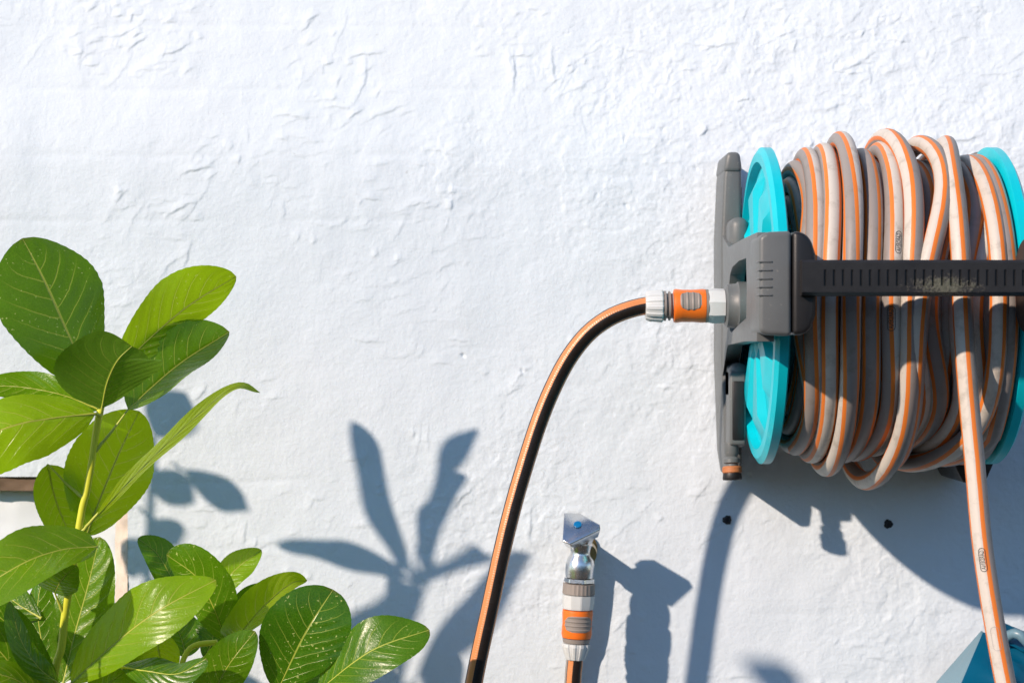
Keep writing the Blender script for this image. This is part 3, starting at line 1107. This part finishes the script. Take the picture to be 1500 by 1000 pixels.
hose_print((1437, 825, 0.15), 0.0235, 0.0072, M['print'], 'GARDENA', 0.0007)
hose_print((1452, 928, 0.1), 0.0235, 0.0085, M['printgrey'], '', 0.0004)
hose_print((1306, 368, -0.5), 0.0235, 0.0072, M['print'], 'GARDENA', 0.0006)
hose_print((1301, 456, 0.0), 0.0235, 0.0085, M['print'], 'GARDENA', 0.0006)

# ------------------------------------------------------------------ quick connectors
def connector(org, axis, parent, s=1.0):
    """nut, ribs, orange release body with grey grips, from the hose side along axis"""
    org, axis = Vector(org), Vector(axis).normalized()
    g = lambda prof: [(t * s, r * s) for t, r in prof]
    flute = lambda k, an: 1 + 0.025 * (1 if math.sin(an * 13) > 0 else -1)
    mk('clamp_nut', *lathe(org, axis, g([(0, 0.0115), (0.0005, 0.0150), (0.004, 0.0166), (0.018, 0.0176), (0.0195, 0.0165), (0.0195, 0.011)]), 104, flute), M['white'], parent, ang=25)
    mk('neck', *lathe(org + axis * 0.0195 * s, axis, g([(0, 0.0135), (0.0008, 0.0165), (0.003, 0.0165), (0.0035, 0.0138), (0.0055, 0.0138), (0.006, 0.0162), (0.0078, 0.0162), (0.0085, 0.0138), (0.0118, 0.0138)]), 40), M['warmgrey'], parent)
    o2 = org + axis * 0.0305 * s
    body = mk('release_ring', *lathe(o2, axis, g([(0, 0.0145), (0.0008, 0.0180), (0.003, 0.0186), (0.010, 0.0178), (0.022, 0.0178), (0.032, 0.0186), (0.0352, 0.0182), (0.0358, 0.0150)]), 48), M['orange'], parent)
    # grey grip pads on the sides
    ref_ = Vector((0, -1, 0)) if abs(axis.y) < 0.8 else Vector((0, 0, 1))
    a = (ref_ - axis * ref_.dot(axis)).normalized()
    b = axis.cross(a)
    return o2, a, b, body


def grip_pad(o2, axis, a, b, ang, t0, t1, half, r, parent, s=1.0):
    V, F = [], []
    nt_, na = 24, 16
    for i in range(nt_ + 1):
        t = t0 + (t1 - t0) * i / nt_
        u = 2 * i / nt_ - 1
        hw = half * math.sqrt(max(0.0, 1 - abs(u) ** 3.2)) + 0.02
        for j in range(na + 1):
            an = ang + hw * (2 * j / na - 1)
            edge = 0.0005 if (j in (0, na) or i in (0, nt_)) else 0.0
            rib = 0.0006 * (1 if (i % 6) in (2, 3) else 0)
            V.append(o2 + axis * t * s + (a * math.cos(an) + b * math.sin(an)) * (r + 0.0004 + rib - edge * 2) * s)
    for i in range(nt_):
        for j in range(na):
            k = i * (na + 1) + j
            F.append((k, k + 1, k + na + 2, k + na + 1))
    mk('grip_pad', V, F, M['warmgrey'], parent, ang=25)


# supply hose at left: connector points to +x into the reel axle
sup = root('supply_hose', P(690, 2060, 0.25), 'black hose with copper-orange stripes arching from the reel down past the tap', 'hose')
ax0 = Vector((0.1462, -AX_D, Z0 + AX_Z))
o2, a, b, body = connector(ax0, (1, 0, 0), sup)
X1 = Vector((1, 0, 0))
grip_pad(o2, X1, a, b, -0.35, 0.006, 0.031, 0.62, 0.0181, body)
grip_pad(o2, X1, a, b, math.pi - 0.35, 0.006, 0.031, 0.62, 0.0181, body)
mk('body_collar', *lathe(o2 + X1 * 0.0352, X1, [(0, 0.0150), (0.0004, 0.0184), (0.003, 0.0182), (0.0034, 0.0155)], 40), M['warmgrey'], sup)
hexn = lambda k, an: 1.0 / max(0.9, math.cos((an + 0.2) % (math.pi / 4) - math.pi / 8)) * 0.985
mk('hex_nut', *lathe(o2 + X1 * 0.0376, X1, [(0, 0.0150), (0.0006, 0.0176), (0.006, 0.0186), (0.0185, 0.0180), (0.0195, 0.0150)], 64, hexn), M['white'], sup, ang=18)
HB = 0.0098
left_pts = [ax0 + Vector((0.006, 0, 0)), ax0, P(920, 454, 0.215), P(890, 467, 0.213), P(860, 490, 0.21), P(832, 526, 0.207), P(808, 572, 0.206), P(788, 622, 0.208), P(770, 678, 0.212), P(753, 736, 0.217), P(737, 800, 0.222), P(717, 892, 0.227), P(694, 1000, 0.232), P(670, 1150, 0.235), P(650, 1400, 0.24), P(640, 1750, 0.25), P(660, 1960, 0.26)]
lp = spline(left_pts, 0.008)
e = Vector(lp[-1])
lp = np.concatenate([lp, spline([e, (e.x + 0.03, e.y - 0.02, 0.03), (e.x + 0.12, e.y - 0.05, HB), (e.x + 0.4, e.y - 0.02, HB)], 0.01)[1:]])
V, F, UV = tube_geo(lp, HB, (0, -1, 0.05), 20, 0.0)
# stripe on the sunny flank: pattern centre lies 1/6 turn round
T, Nn, B = tube_frames(lp[:40], np.array([0, -1, 0.05]))
SIDE = 1 if (B[20] * np.array([-1, 0, 1])).sum() > 0 else -1
UV = [(u - SIDE * (0.105 - 1 / 6.0), v) for u, v in UV]
mk('hose_tube', V, F, M['hose_black'], sup, loop_uv=UV, ang=60)

# ------------------------------------------------------------------ tap with its hose
tapd = 0.082
tap = root('water_tap', P(862, 803, 0.0), 'chrome wall tap with angular lever handle and blue dot', 'tap')
up = (P(853, 760, tapd) - P(843, 960, tapd)).normalized()
dn = -up


def tp(py):
    """point on the tap's leaning axis at photo height py"""
    a_, b_ = P(853, 760, tapd), P(843, 960, tapd)
    return a_ + (b_ - a_) * ((py - 760) / 200.0)


def length(p0, p1):
    return (tp(p1) - tp(p0)).length


kpx = (D - tapd) / FPX
pr = []
for py, r in ((792, 12), (797, 17), (803, 15.5), (809, 14.5), (813, 15.5), (818, 19), (826, 21), (836, 21.5), (845, 20.5), (847, 16)):
    pr.append((length(792, py), r * kpx))
mk('valve_body', *lathe(tp(792), dn, pr, 48), M['chrome'], tap)
pr = [(0, 14 * kpx), (0.0005, 20 * kpx), (length(846, 852), 20.5 * kpx), (length(846, 853), 16 * kpx)]
mk('outlet_nut', *lathe(tp(846), dn, pr, 64, lambda k, an: 1.0 / max(0.88, math.cos((an + 0.3) % (math.pi / 3) - math.pi / 6)) * 0.97), M['chrome'], tap, ang=18)
# spindle cone and lever handle
mk('spindle_cone', *lathe(tp(776), dn, [(0, 15 * kpx), (length(776, 782), 21 * kpx), (length(776, 800), 14 * kpx)], 10), M['chrome'], tap, ang=15)
A_, B_, C_, C2, E_, F_ = P(826, 750, 0.088), P(850, 751, 0.086), P(879, 767, 0.106), P(880, 775, 0.110), P(835, 797, 0.120), P(823, 792, 0.117)
face = [A_, B_, C_, C2, E_, F_]
nrm = (C2 - A_).cross(E_ - A_).normalized()
if nrm.y > 0:
    nrm = -nrm
V = face + [p - nrm * 0.014 + (tp(780) - p) * 0.16 for p in face]
F = [tuple(range(6)), tuple(range(11, 5, -1))] + [(i, (i + 1) % 6, 6 + (i + 1) % 6, 6 + i) for i in range(6)]
lever = mk('lever_handle', V, F, M['chrome'], tap, bevel=0.0016, seg=3)
dc = P(846, 767, 0.103)
dc = dc - nrm * (dc - A_).dot(nrm) + nrm * 0.0003
mk('blue_dot', *lathe(dc, nrm, [(0, 0.0046), (0.0005, 0.0046), (0.0007, 0.0038)], 24), M['bluedot'], lever)
# stem into the wall with a brass elbow and the riser behind
st = P(862, 806, 0.04)
mk('wall_stem', *lathe((st.x - 0.004, 0.005, st.z), (0, -1, 0), [(0, 0.016), (0.008, 0.016), (0.0085, 0.0115), (0.055, 0.0115), (0.06, 0.0135), (0.086, 0.012)], 32), M['brass'], tap)
rp = P(851, 830, 0.02)
riser = spline([(rp.x + 0.008, -0.022, st.z), (rp.x + 0.006, -0.020, st.z - 0.03), (rp.x, -0.018, st.z - 0.10), (rp.x - 0.012, -0.016, st.z - 0.22), (rp.x - 0.012, -0.016, -0.05)], 0.02)
V, F, UV = tube_geo(riser, 0.0095, (0, -1, 0.01), 16)
mk('riser_pipe', V, F, M['warmgrey'], tap, loop_uv=UV)

th_ = root('tap_hose', P(830, 2080, 0.085), 'black and orange hose clipped on the tap by an orange and grey connector', 'hose')
# tap adaptor: grey ring and white collar, then the connector upside down below
mk('adaptor_ring', *lathe(tp(853.5), dn, [(0, 15 * kpx), (0.0006, 23 * kpx), (length(853.5, 869), 23.6 * kpx), (length(853.5, 870.5), 20 * kpx)], 96, lambda k, an: 1 + 0.015 * math.sin(an * 24)), M['warmgrey'], th_, ang=25)
mk('adaptor_collar', *lathe(tp(870), dn, [(0, 20 * kpx), (0.0006, 23.4 * kpx), (length(870, 884), 23 * kpx), (length(870, 891), 22 * kpx), (length(870, 892), 18 * kpx)], 64, lambda k, an: 1.0 / max(0.9, math.cos((an + 0.15) % (math.pi / 5) - math.pi / 10)) * 0.985), M['white'], th_, ang=14)
pr = [(0, 18 * kpx), (0.0006, 22 * kpx), (length(892, 897), 22.6 * kpx), (length(892, 912), 21.6 * kpx), (length(892, 928), 22.4 * kpx), (length(892, 933), 21 * kpx), (length(892, 934), 17 * kpx)]
tbody = mk('release_ring', *lathe(tp(892), dn, pr, 48), M['orange'], th_)
av = (Vector((0, -1, 0)) - dn * Vector((0, -1, 0)).dot(dn)).normalized()
bv = dn.cross(av)
for an0 in (-0.1, math.pi - 0.1):
    grip_pad(tp(892), dn, av, bv, an0, length(892, 899), length(892, 924), 1.1, 22.2 * kpx, tbody)
mk('neck', *lathe(tp(933.5), dn, [(0, 17 * kpx), (0.0005, 20.5 * kpx), (length(933.5, 940), 19.5 * kpx), (length(933.5, 942), 15 * kpx)], 40), M['warmgrey'], th_)
mk('clamp_nut', *lathe(tp(941), dn, [(0, 15 * kpx), (0.0006, 20 * kpx), (length(941, 946), 20.5 * kpx), (length(941, 960), 16 * kpx), (length(941, 965), 14 * kpx), (length(941, 965.5), 9 * kpx)], 104, lambda k, an: 1 + 0.03 * (1 if math.sin(an * 11) > 0 else -1)), M['white'], th_, ang=25)
tpts = [tp(955), tp(970), P(840, 1000, 0.083), P(836, 1100, 0.086), P(830, 1400, 0.09), P(825, 1750, 0.09), P(825, 1950, 0.095)]
tl = spline(tpts, 0.01)
e = Vector(tl[-1])
tl = np.concatenate([tl, spline([e, (e.x - 0.01, e.y - 0.03, 0.03), (e.x - 0.02, e.y - 0.12, HB), (e.x + 0.15, e.y - 0.3, HB)], 0.01)[1:]])
V, F, UV = tube_geo(tl, HB * 0.93, (0, -1, 0.01), 18)
T, Nn, B = tube_frames(tl[:10], np.array([0, -1, 0.01]))
SIDE = 1 if B[4][0] < 0 else -1
UV = [(u - SIDE * (0.115 - 1 / 6.0), v) for u, v in UV]
mk('hose_tube', V, F, M['hose_black'], th_, loop_uv=UV, ang=60)

# ------------------------------------------------------------------ plugs in the wall
for (px, py), lab in (((1065, 761), 'dark screw plug in the wall within the narrow hose shadow'), ((1301, 767), 'dark screw plug in the wall in the broad shade under the reel')):
    q = P(px, py, 0.0)
    o = mk('screw_plug', *lathe((q.x, 0.006, q.z), (0, -1, 0), [(0, 0.0054), (0.0070, 0.0054), (0.0085, 0.0040), (0.0086, 0.0024), (0.0075, 0.0018), (0.0075, 0.0005)], 26, lambda k, an: 1 + 0.08 * math.sin(3 * an + px) + 0.06 * math.sin(7 * an)), M['plug'])
    tag(o, lab, 'screw', 'screw plugs left in the wall')

# ------------------------------------------------------------------ blue bag at lower right
bag = root('blue_bag', P(1500, 1900, 0.14), 'folded blue tarpaulin bag leaning on the wall under the reel', 'bag')
pk = P(1440, 925, 0.055)
fl = [P(1336, 1030, 0.035), P(1405, 1010, 0.10)]


def cloth(name, quad, nu, nv, mat, amp, seed, parent=bag, thick=0.003):
    """rumpled four-cornered cloth panel with thickness"""
    rs = np.random.RandomState(seed)
    p00, p10, p11, p01 = [np.array(q) for q in quad]
    nn = np.cross(p10 - p00, p01 - p00)
    nn /= np.linalg.norm(nn)
    if nn[1] > 0:
        nn = -nn
    V = []
    for lay in (0, 1):
        for j in range(nv + 1):
            for i in range(nu + 1):
                u, v = i / nu, j / nv
                p = (p00 * (1 - u) + p10 * u) * (1 - v) + (p01 * (1 - u) + p11 * u) * v
                f = float(fbm(np.array(u * 2.3 + seed), np.array(v * 1.5 + seed * 3), 1.6, 3, seed))
                f += 0.35 * math.sin(u * 9 + v * 3 + seed)
                e_ = 4 * u * (1 - u) * min(1, 3 * v * (1 - v) + 0.1)
                V.append(p + nn * (amp * f * e_ - lay * thick))
    F = []
    m = (nu + 1) * (nv + 1)
    for j in range(nv):
        for i in range(nu):
            k = j * (nu + 1) + i
            F.append((k, k + 1, k + nu + 2, k + nu + 1))
            F.append((m + k, m + k + nu + 1, m + k + nu + 2, m + k + 1))
    ring = [i for i in range(nu + 1)] + [j * (nu + 1) + nu for j in range(1, nv + 1)] + [nv * (nu + 1) + i for i in range(nu - 1, -1, -1)] + [j * (nu + 1) for j in range(nv - 1, 0, -1)]
    for a_, b_ in zip(ring, ring[1:] + ring[:1]):
        F.append((a_, m + a_, m + b_, b_))
    return mk(name, V, F, mat, parent, ang=50)


ground_l, ground_m, ground_r = Vector((0.20, -0.02, 0.004)), Vector((0.42, -0.30, 0.004)), Vector((0.98, -0.26, 0.004))
pk2 = P(1456, 905, 0.05)
far = P(1640, 985, 0.10)
lean_l, lean_m = P(1372, 1000, 0.04), P(1408, 1000, 0.11)
cloth('side_gusset', [pk + Vector((-0.002, 0, 0)), pk, lean_m, lean_l], 8, 14, M['bagpale'], 0.009, 3)
cloth('side_lower', [lean_l, lean_m, ground_m, ground_l], 8, 20, M['bagpale'], 0.02, 4)
cloth('front_panel', [pk, far, P(1660, 1100, 0.2), lean_m], 20, 14, M['bag'], 0.035, 5)
cloth('front_lower', [lean_m, P(1660, 1100, 0.2), ground_r, ground_m], 20, 24, M['bag'], 0.05, 6)
cloth('top_fold', [P(1462, 908, 0.035), P(1520, 932, 0.05), P(1510, 955, 0.09), P(1464, 934, 0.085)], 12, 8, M['bag'], 0.008, 7)
hs = spline([P(1470, 935, 0.085), P(1487, 927, 0.10), P(1500, 935, 0.105), P(1520, 960, 0.10), P(1535, 990, 0.09)], 0.006)
V, F, UV = tube_geo(hs, 0.006, (0, -1, 0.2), 10)
mk('carry_strap', V, F, M['bagpale'], bag, loop_uv=UV)

# ------------------------------------------------------------------ laurel shrub
shrub = root('laurel_shrub', Vector((-0.42, -0.33, 0.0)), 'glossy green laurel shrub with broad leaves rising at the left before the wall', 'shrub')
LEAF = []


def rot_between(a, b):
    return Vector(a).rotation_difference(Vector(b)).to_matrix()


def leaf(mid, L, R, youth=0.5, flecks=1.0, p=1.0, q=0.72, pet=None, bend=0.10, wave=0.02, world=False, seed=None, under=False):
    """mid: midrib points from base to tip; L, R: reach of the two halves at mid-length (photo px, px, metres)"""
    seed = len(LEAF) * 17 + 3 if seed is None else seed
    rs = random.Random(seed)
    if world:
        pts = [Vector(m_) for m_ in mid]
        Lw, Rw = Vector(L), Vector(R)
        petw = Vector(pet) if pet is not None else None
    else:
        pts = [P(*m_) for m_ in mid]
        tx_, ty_ = mid[-1][0] - mid[0][0], mid[-1][1] - mid[0][1]
        if (tx_ * L[1] - ty_ * L[0] > 0) != under:
            L, R = R, L
        cm = mid[len(mid) // 2]
        Lw = P(cm[0] + L[0], cm[1] + L[1], cm[2] + L[2]) - P(*cm)
        Rw = P(cm[0] + R[0], cm[1] + R[1], cm[2] + R[2]) - P(*cm)
        petw = P(*pet) if pet is not None else None
    cv = spline(pts, 0.002)
    s = np.concatenate([[0], np.cumsum(np.linalg.norm(np.diff(cv, axis=0), axis=1))])
    ln = s[-1]
    nu, nh = 44, 9
    uu = np.linspace(0, 1, nu + 1)
    cu = np.stack([np.interp(uu * ln, s, cv[:, i]) for i in range(3)], -1)
    T = np.gradient(cu, axis=0)
    T /= np.linalg.norm(T, axis=1)[:, None]
    tm = T[nu // 2]
    nrm0 = Vector(Rw).cross(Vector(tm)).normalized() - Vector(Lw).cross(Vector(tm)).normalized()
    nrm0.normalize()
    V, UVv = [], []
    ph1, ph2 = rs.uniform(0, 6), rs.uniform(0, 6)
    for i, u in enumerate(uu):
        Rm = rot_between(tm, T[i])
        l_, r_, n_ = Rm @ Lw, Rm @ Rw, Rm @ nrm0
        w = max(0.0, math.sin(math.pi * min(1, u) ** p)) ** q
        w = max(w, 0.012)
        for j in range(-nh, nh + 1):
            a_ = abs(j) / nh
            sv = r_ if j > 0 else l_
            ser = 1 + (0.028 * ((u * 23 + ph1) % 1.0 - 0.5) if a_ > 0.95 else 0)
            wav = wave * ln * math.sin(u * 11 + (ph1 if j > 0 else ph2)) * a_ * a_ * w
            pil = 0.010 * ln * w * (math.sin((u * 9 - 2 * a_ ** 1.25 + (0.45 if j > 0 else 0)) * 2 * math.pi)) * math.sin(math.pi * a_) * 0.35
            drop = -bend * sv.length * a_ * a_ * w
            pt = Vector(cu[i]) + sv * (a_ * w * ser) + n_ * (drop + wav + pil)
            pt += Vector(T[i]) * (0.05 * ln * a_ * w)
            V.append(pt)
            UVv.append((u, 0.5 + 0.5 * j / nh))
    m = 2 * nh + 1
    F, LUV = [], []
    for i in range(nu):
        for j in range(m - 1):
            k = i * m + j
            f = (k, k + 1, k + m + 1, k + m)
            F.append(f)
            LUV += [UVv[t] for t in f]
    fm = [0] * len(F)
    # petiole and raised midrib on the underside
    rib = [Vector(c) for c in cu[::4]]
    if petw is not None:
        rib = [petw, (petw + rib[0]) / 2 + Vector((0, 0, -0.002))] + rib
    rb = spline(rib, 0.004)
    k_ = np.linspace(0, 1, len(rb))
    rad = 0.0008 * (1 - k_) + 0.0011 * np.clip(1 - k_ * 5, 0, 1) + 0.0003
    nd = np.repeat([np.array(nrm0)], len(rb), 0)
    off = rb - nd * (rad * 0.75)[:, None]
    if petw is not None:
        off[:3] = rb[:3]
    tv, tf, tuv = tube_geo(off, rad, nrm0, 6, 0, True)
    o = len(V)
    V += [Vector(t) for t in tv]
    F += [tuple(t + o for t in f) for f in tf]
    LUV += tuple(tuv)
    fm += [1] * len(tf)
    ob = mk('leaf', V, F, None, shrub, loop_uv=LUV, mats=[M['leaf'], M['vein']], fmat=fm, ang=80)
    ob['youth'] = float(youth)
    ob['flecks'] = float(flecks)
    LEAF.append(ob)
    return ob


def stem(pts, r0, r1, mat='stem', world=False):
    pts = pts if world else [P(*q) for q in pts]
    c = spline(pts, 0.008)
    k = np.linspace(0, 1, len(c))
    knot = 1 + 0.10 * np.maximum(0, np.sin(k * 40)) ** 6
    V, F, UV = tube_geo(c, (r0 * (1 - k) + r1 * k) * knot, (0.2, -1, 0.1), 10)
    return mk('stem', V, F, M[mat], shrub, loop_uv=UV, ang=60)


# main shoot
SD = 0.30
stem([(20, 2050, 0.31), (40, 1600, 0.31), (62, 1200, 0.305), (78, 1000, SD), (90, 948, SD), (95, 901, SD), (107, 826, SD), (121, 742, SD), (126, 725, SD), (133, 685, SD), (142, 625, SD), (149, 592, SD)], 0.0065, 0.0036)
leaf([(145, 585, .298), (100, 489, .304), (67, 415, .306), (33, 349, .302)], (-72, 31, .042), (72, -29, -.038), .22, 1, 1.32, .66, pet=(149, 596, SD))
leaf([(165, 548, .292), (229, 487, .272), (282, 444, .258), (346, 405, .245)], (-30, -43, .014), (17, 26, -.008), .95, 1, 1.15, .66, pet=(150, 594, SD), bend=.05)
leaf([(149, 598, .305), (157, 560, .322), (172, 528, .335), (193, 507, .335)], (-80, -26, .012), (74, -14, -.010), .3, .2, .95, .6, pet=(149, 603, SD), bend=.12, under=True)
leaf([(188, 600, .292), (225, 565, .275), (270, 528, .26), (336, 486, .24)], (-40, -44, .012), (15, 20, -.030), .25, .8, .95, .62, pet=(137, 664, SD))
leaf([(140, 758, .305), (208, 685, .305), (290, 607, .295), (345, 567, .285), (381, 575, .275)], (-3, -12, .024), (7, 8, -.022), .8, .4, .75, .75, pet=(116, 780, SD), bend=.04, wave=.008)
leaf([(126, 785, .285), (150, 722, .275), (176, 660, .265), (204, 602, .255)], (-62, -24, .024), (54, 24, -.024), .8, .8, 1.0, .62, bend=.06)
leaf([(70, 680, .285), (78, 720, .275), (92, 760, .27), (112, 800, .265)], (-30, 10, 0), (44, -18, 0), .6, .5, .85, .6, pet=(123, 730, SD), bend=.05)
leaf([(140, 606, .312), (80, 612, .335), (5, 628, .355), (-130, 690, .36)], (-4, -44, -.010), (14, 60, -.002), 1.0, .4, .8, .62, pet=(149, 605, SD), bend=.12)
leaf([(146, 600, .295), (90, 578, .29), (25, 566, .28), (-30, 566, .27)], (0, -24, .004), (0, 24, -.006), .3, .3, .9, .65)
leaf([(142, 800, .32), (85, 806, .35), (20, 832, .38), (-90, 905, .39)], (-8, -50, -.006), (10, 34, .034), .55, .5, .75, .6, pet=(116, 785, SD), bend=.10)
leaf([(80, 868, .31), (88, 852, .325), (100, 838, .335), (113, 828, .335)], (-38, -4, 0), (22, 18, 0), .25, .3, .8, .6, pet=(94, 899, SD))
leaf([(92, 1000, .28), (110, 925, .27), (128, 860, .265), (146, 786, .26)], (-40, -10, 0), (42, 12, .012), .3, .6, .9, .6)
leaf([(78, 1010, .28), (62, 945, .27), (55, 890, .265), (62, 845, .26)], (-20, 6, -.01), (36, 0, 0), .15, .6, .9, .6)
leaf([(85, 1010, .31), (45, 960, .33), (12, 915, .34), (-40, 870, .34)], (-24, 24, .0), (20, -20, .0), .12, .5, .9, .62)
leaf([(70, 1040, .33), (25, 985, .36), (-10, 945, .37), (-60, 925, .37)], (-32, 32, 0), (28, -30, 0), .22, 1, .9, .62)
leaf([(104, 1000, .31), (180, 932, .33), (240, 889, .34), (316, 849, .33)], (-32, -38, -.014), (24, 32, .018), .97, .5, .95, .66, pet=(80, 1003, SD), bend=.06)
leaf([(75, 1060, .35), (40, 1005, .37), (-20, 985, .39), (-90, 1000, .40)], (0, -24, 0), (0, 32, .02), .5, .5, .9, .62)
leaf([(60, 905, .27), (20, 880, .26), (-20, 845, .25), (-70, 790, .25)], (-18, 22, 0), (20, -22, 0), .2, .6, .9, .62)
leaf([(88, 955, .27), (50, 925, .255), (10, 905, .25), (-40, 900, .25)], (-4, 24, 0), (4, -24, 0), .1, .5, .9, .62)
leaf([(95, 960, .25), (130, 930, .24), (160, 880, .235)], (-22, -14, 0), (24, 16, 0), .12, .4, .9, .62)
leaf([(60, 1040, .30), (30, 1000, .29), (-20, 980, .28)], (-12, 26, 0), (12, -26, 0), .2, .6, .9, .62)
leaf([(85, 1000, .36), (55, 975, .38), (30, 935, .39), (15, 880, .39)], (-20, 4, .012), (22, 2, -.012), .18, 1, .9, .66, pet=(82, 1006, SD))
leaf([(130, 1050, .30), (150, 1010, .29), (185, 980, .28)], (-18, -16, 0), (18, 16, 0), .3, .6, .9, .62)
leaf([(210, 1030, .25), (200, 990, .24), (185, 940, .235)], (-26, 4, 0), (26, 2, 0), .15, .4, .9, .62)
# low shoot at centre
stem([(230, 2110, 0.28), (240, 1500, 0.28), (252, 1100, 0.275), (262, 1000, 0.27), (270, 962, 0.265), (285, 945, 0.26), (318, 940, 0.26)], 0.0055, 0.003)
stem([(252, 1100, 0.275), (330, 1040, 0.29), (400, 1020, 0.30), (425, 1010, 0.30)], 0.004, 0.003)
stem([(262, 1000, 0.27), (300, 965, 0.255), (330, 938, 0.25), (345, 930, 0.25)], 0.0035, 0.0025)
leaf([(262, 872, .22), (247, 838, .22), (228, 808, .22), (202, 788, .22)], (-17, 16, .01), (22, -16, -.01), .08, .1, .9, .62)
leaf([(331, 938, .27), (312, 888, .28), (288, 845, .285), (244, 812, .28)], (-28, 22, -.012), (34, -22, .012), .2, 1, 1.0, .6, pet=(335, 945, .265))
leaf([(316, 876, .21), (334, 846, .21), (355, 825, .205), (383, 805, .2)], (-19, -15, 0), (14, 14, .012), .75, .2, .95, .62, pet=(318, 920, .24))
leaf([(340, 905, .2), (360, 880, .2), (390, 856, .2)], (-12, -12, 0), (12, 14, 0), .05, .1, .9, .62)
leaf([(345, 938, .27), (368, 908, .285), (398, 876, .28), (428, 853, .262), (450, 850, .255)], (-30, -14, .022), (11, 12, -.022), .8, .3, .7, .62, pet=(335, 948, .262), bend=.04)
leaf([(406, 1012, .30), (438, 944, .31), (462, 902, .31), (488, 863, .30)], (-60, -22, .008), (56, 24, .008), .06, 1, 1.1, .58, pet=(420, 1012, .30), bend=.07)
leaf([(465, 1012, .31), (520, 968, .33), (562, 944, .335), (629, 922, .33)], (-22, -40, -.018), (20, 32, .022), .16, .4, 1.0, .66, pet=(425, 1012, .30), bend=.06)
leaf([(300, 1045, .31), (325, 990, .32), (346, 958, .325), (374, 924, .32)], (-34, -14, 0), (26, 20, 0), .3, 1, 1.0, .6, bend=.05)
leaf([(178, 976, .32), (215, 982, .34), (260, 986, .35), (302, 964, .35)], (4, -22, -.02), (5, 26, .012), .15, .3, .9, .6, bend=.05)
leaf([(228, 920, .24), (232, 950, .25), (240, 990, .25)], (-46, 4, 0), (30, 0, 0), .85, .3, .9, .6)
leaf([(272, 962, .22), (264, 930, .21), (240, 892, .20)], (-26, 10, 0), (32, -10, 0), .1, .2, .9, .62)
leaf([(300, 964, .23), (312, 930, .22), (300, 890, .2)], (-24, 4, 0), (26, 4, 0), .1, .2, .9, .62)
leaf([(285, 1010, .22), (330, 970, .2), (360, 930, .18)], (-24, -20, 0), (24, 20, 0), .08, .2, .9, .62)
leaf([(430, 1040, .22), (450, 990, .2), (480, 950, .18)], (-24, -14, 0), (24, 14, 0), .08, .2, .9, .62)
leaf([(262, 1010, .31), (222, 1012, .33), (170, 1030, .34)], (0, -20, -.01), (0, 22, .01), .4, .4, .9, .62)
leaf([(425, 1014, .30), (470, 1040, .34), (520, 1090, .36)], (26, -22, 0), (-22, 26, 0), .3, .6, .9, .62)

# shoots just left of the picture; their shadows fall on the wall beside the main shoot
def shoot(base, top, leaves, r0=0.006, r1=0.003):
    b_ = Vector(base)
    t_ = Vector(top)
    stem([b_, b_.lerp(t_, 0.35) + Vector((0.012, 0.01, 0)), b_.lerp(t_, 0.7) + Vector((-0.008, 0, 0)), t_], r0, r1, world=True)
    for a_, c_, hw, y_ in leaves:
        a_, c_ = Vector(a_), Vector(c_)
        ax = (c_ - a_).normalized()
        sd = ax.cross(toward).normalized() * hw
        md = a_.lerp(c_, 0.5) + toward * 0.008
        leaf([a_, md, c_], sd, -sd, y_, .6, .85, .95, world=True, pet=a_ - ax * 0.012)


dC = 0.26
shoot((-0.74, -dC, 0.0), SH(226, 640, dC), [
    (SH(270, 688, dC), SH(366, 748, dC + .01), 0.019, .4),
    (SH(222, 690, dC), SH(285, 738, dC + .03), 0.021, .3),
    (SH(228, 640, dC), SH(272, 574, dC - .01), 0.022, .4),
    (SH(215, 690, dC), SH(165, 640, dC), 0.024, .3),
    (SH(222, 760, dC), SH(262, 800, dC + .02), 0.021, .3),
    (SH(222, 830, dC), SH(160, 790, dC), 0.024, .3),
    (SH(224, 850, dC), SH(270, 880, dC), 0.026, .3)])
dD = 0.78
shoot((-0.50, -dD - 0.02, 0.0), SH(1150, 1060, dD), [
    (SH(1178, 1016, dD), SH(1084, 966, dD), 0.022, .4),
    (SH(1160, 1070, dD), SH(1215, 1075, dD), 0.024, .3),
    (SH(1150, 1100, dD), SH(1060, 1080, dD), 0.024, .3)])
# leaves lower down on the stems, below the picture
rl = random.Random(4)
for k in range(26):
    px = rl.choice([45, 60, 245, 250])
    py = rl.uniform(1180, 1800)
    a_ = P(px, py, 0.33 if px < 100 else 0.28)
    an = rl.uniform(0, 2 * math.pi)
    dr = Vector((math.cos(an), 0.55 * math.sin(an) - 0.1, rl.uniform(0.0, 0.7))).normalized()
    c_ = a_ + dr * rl.uniform(0.10, 0.14)
    sd = dr.cross(Vector((0, 0, 1))).normalized() * rl.uniform(0.022, 0.03)
    leaf([a_, a_.lerp(c_, .5) + Vector((0, 0, .012)), c_], sd, -sd, rl.uniform(.05, .4), .6, .95, .62, world=True)
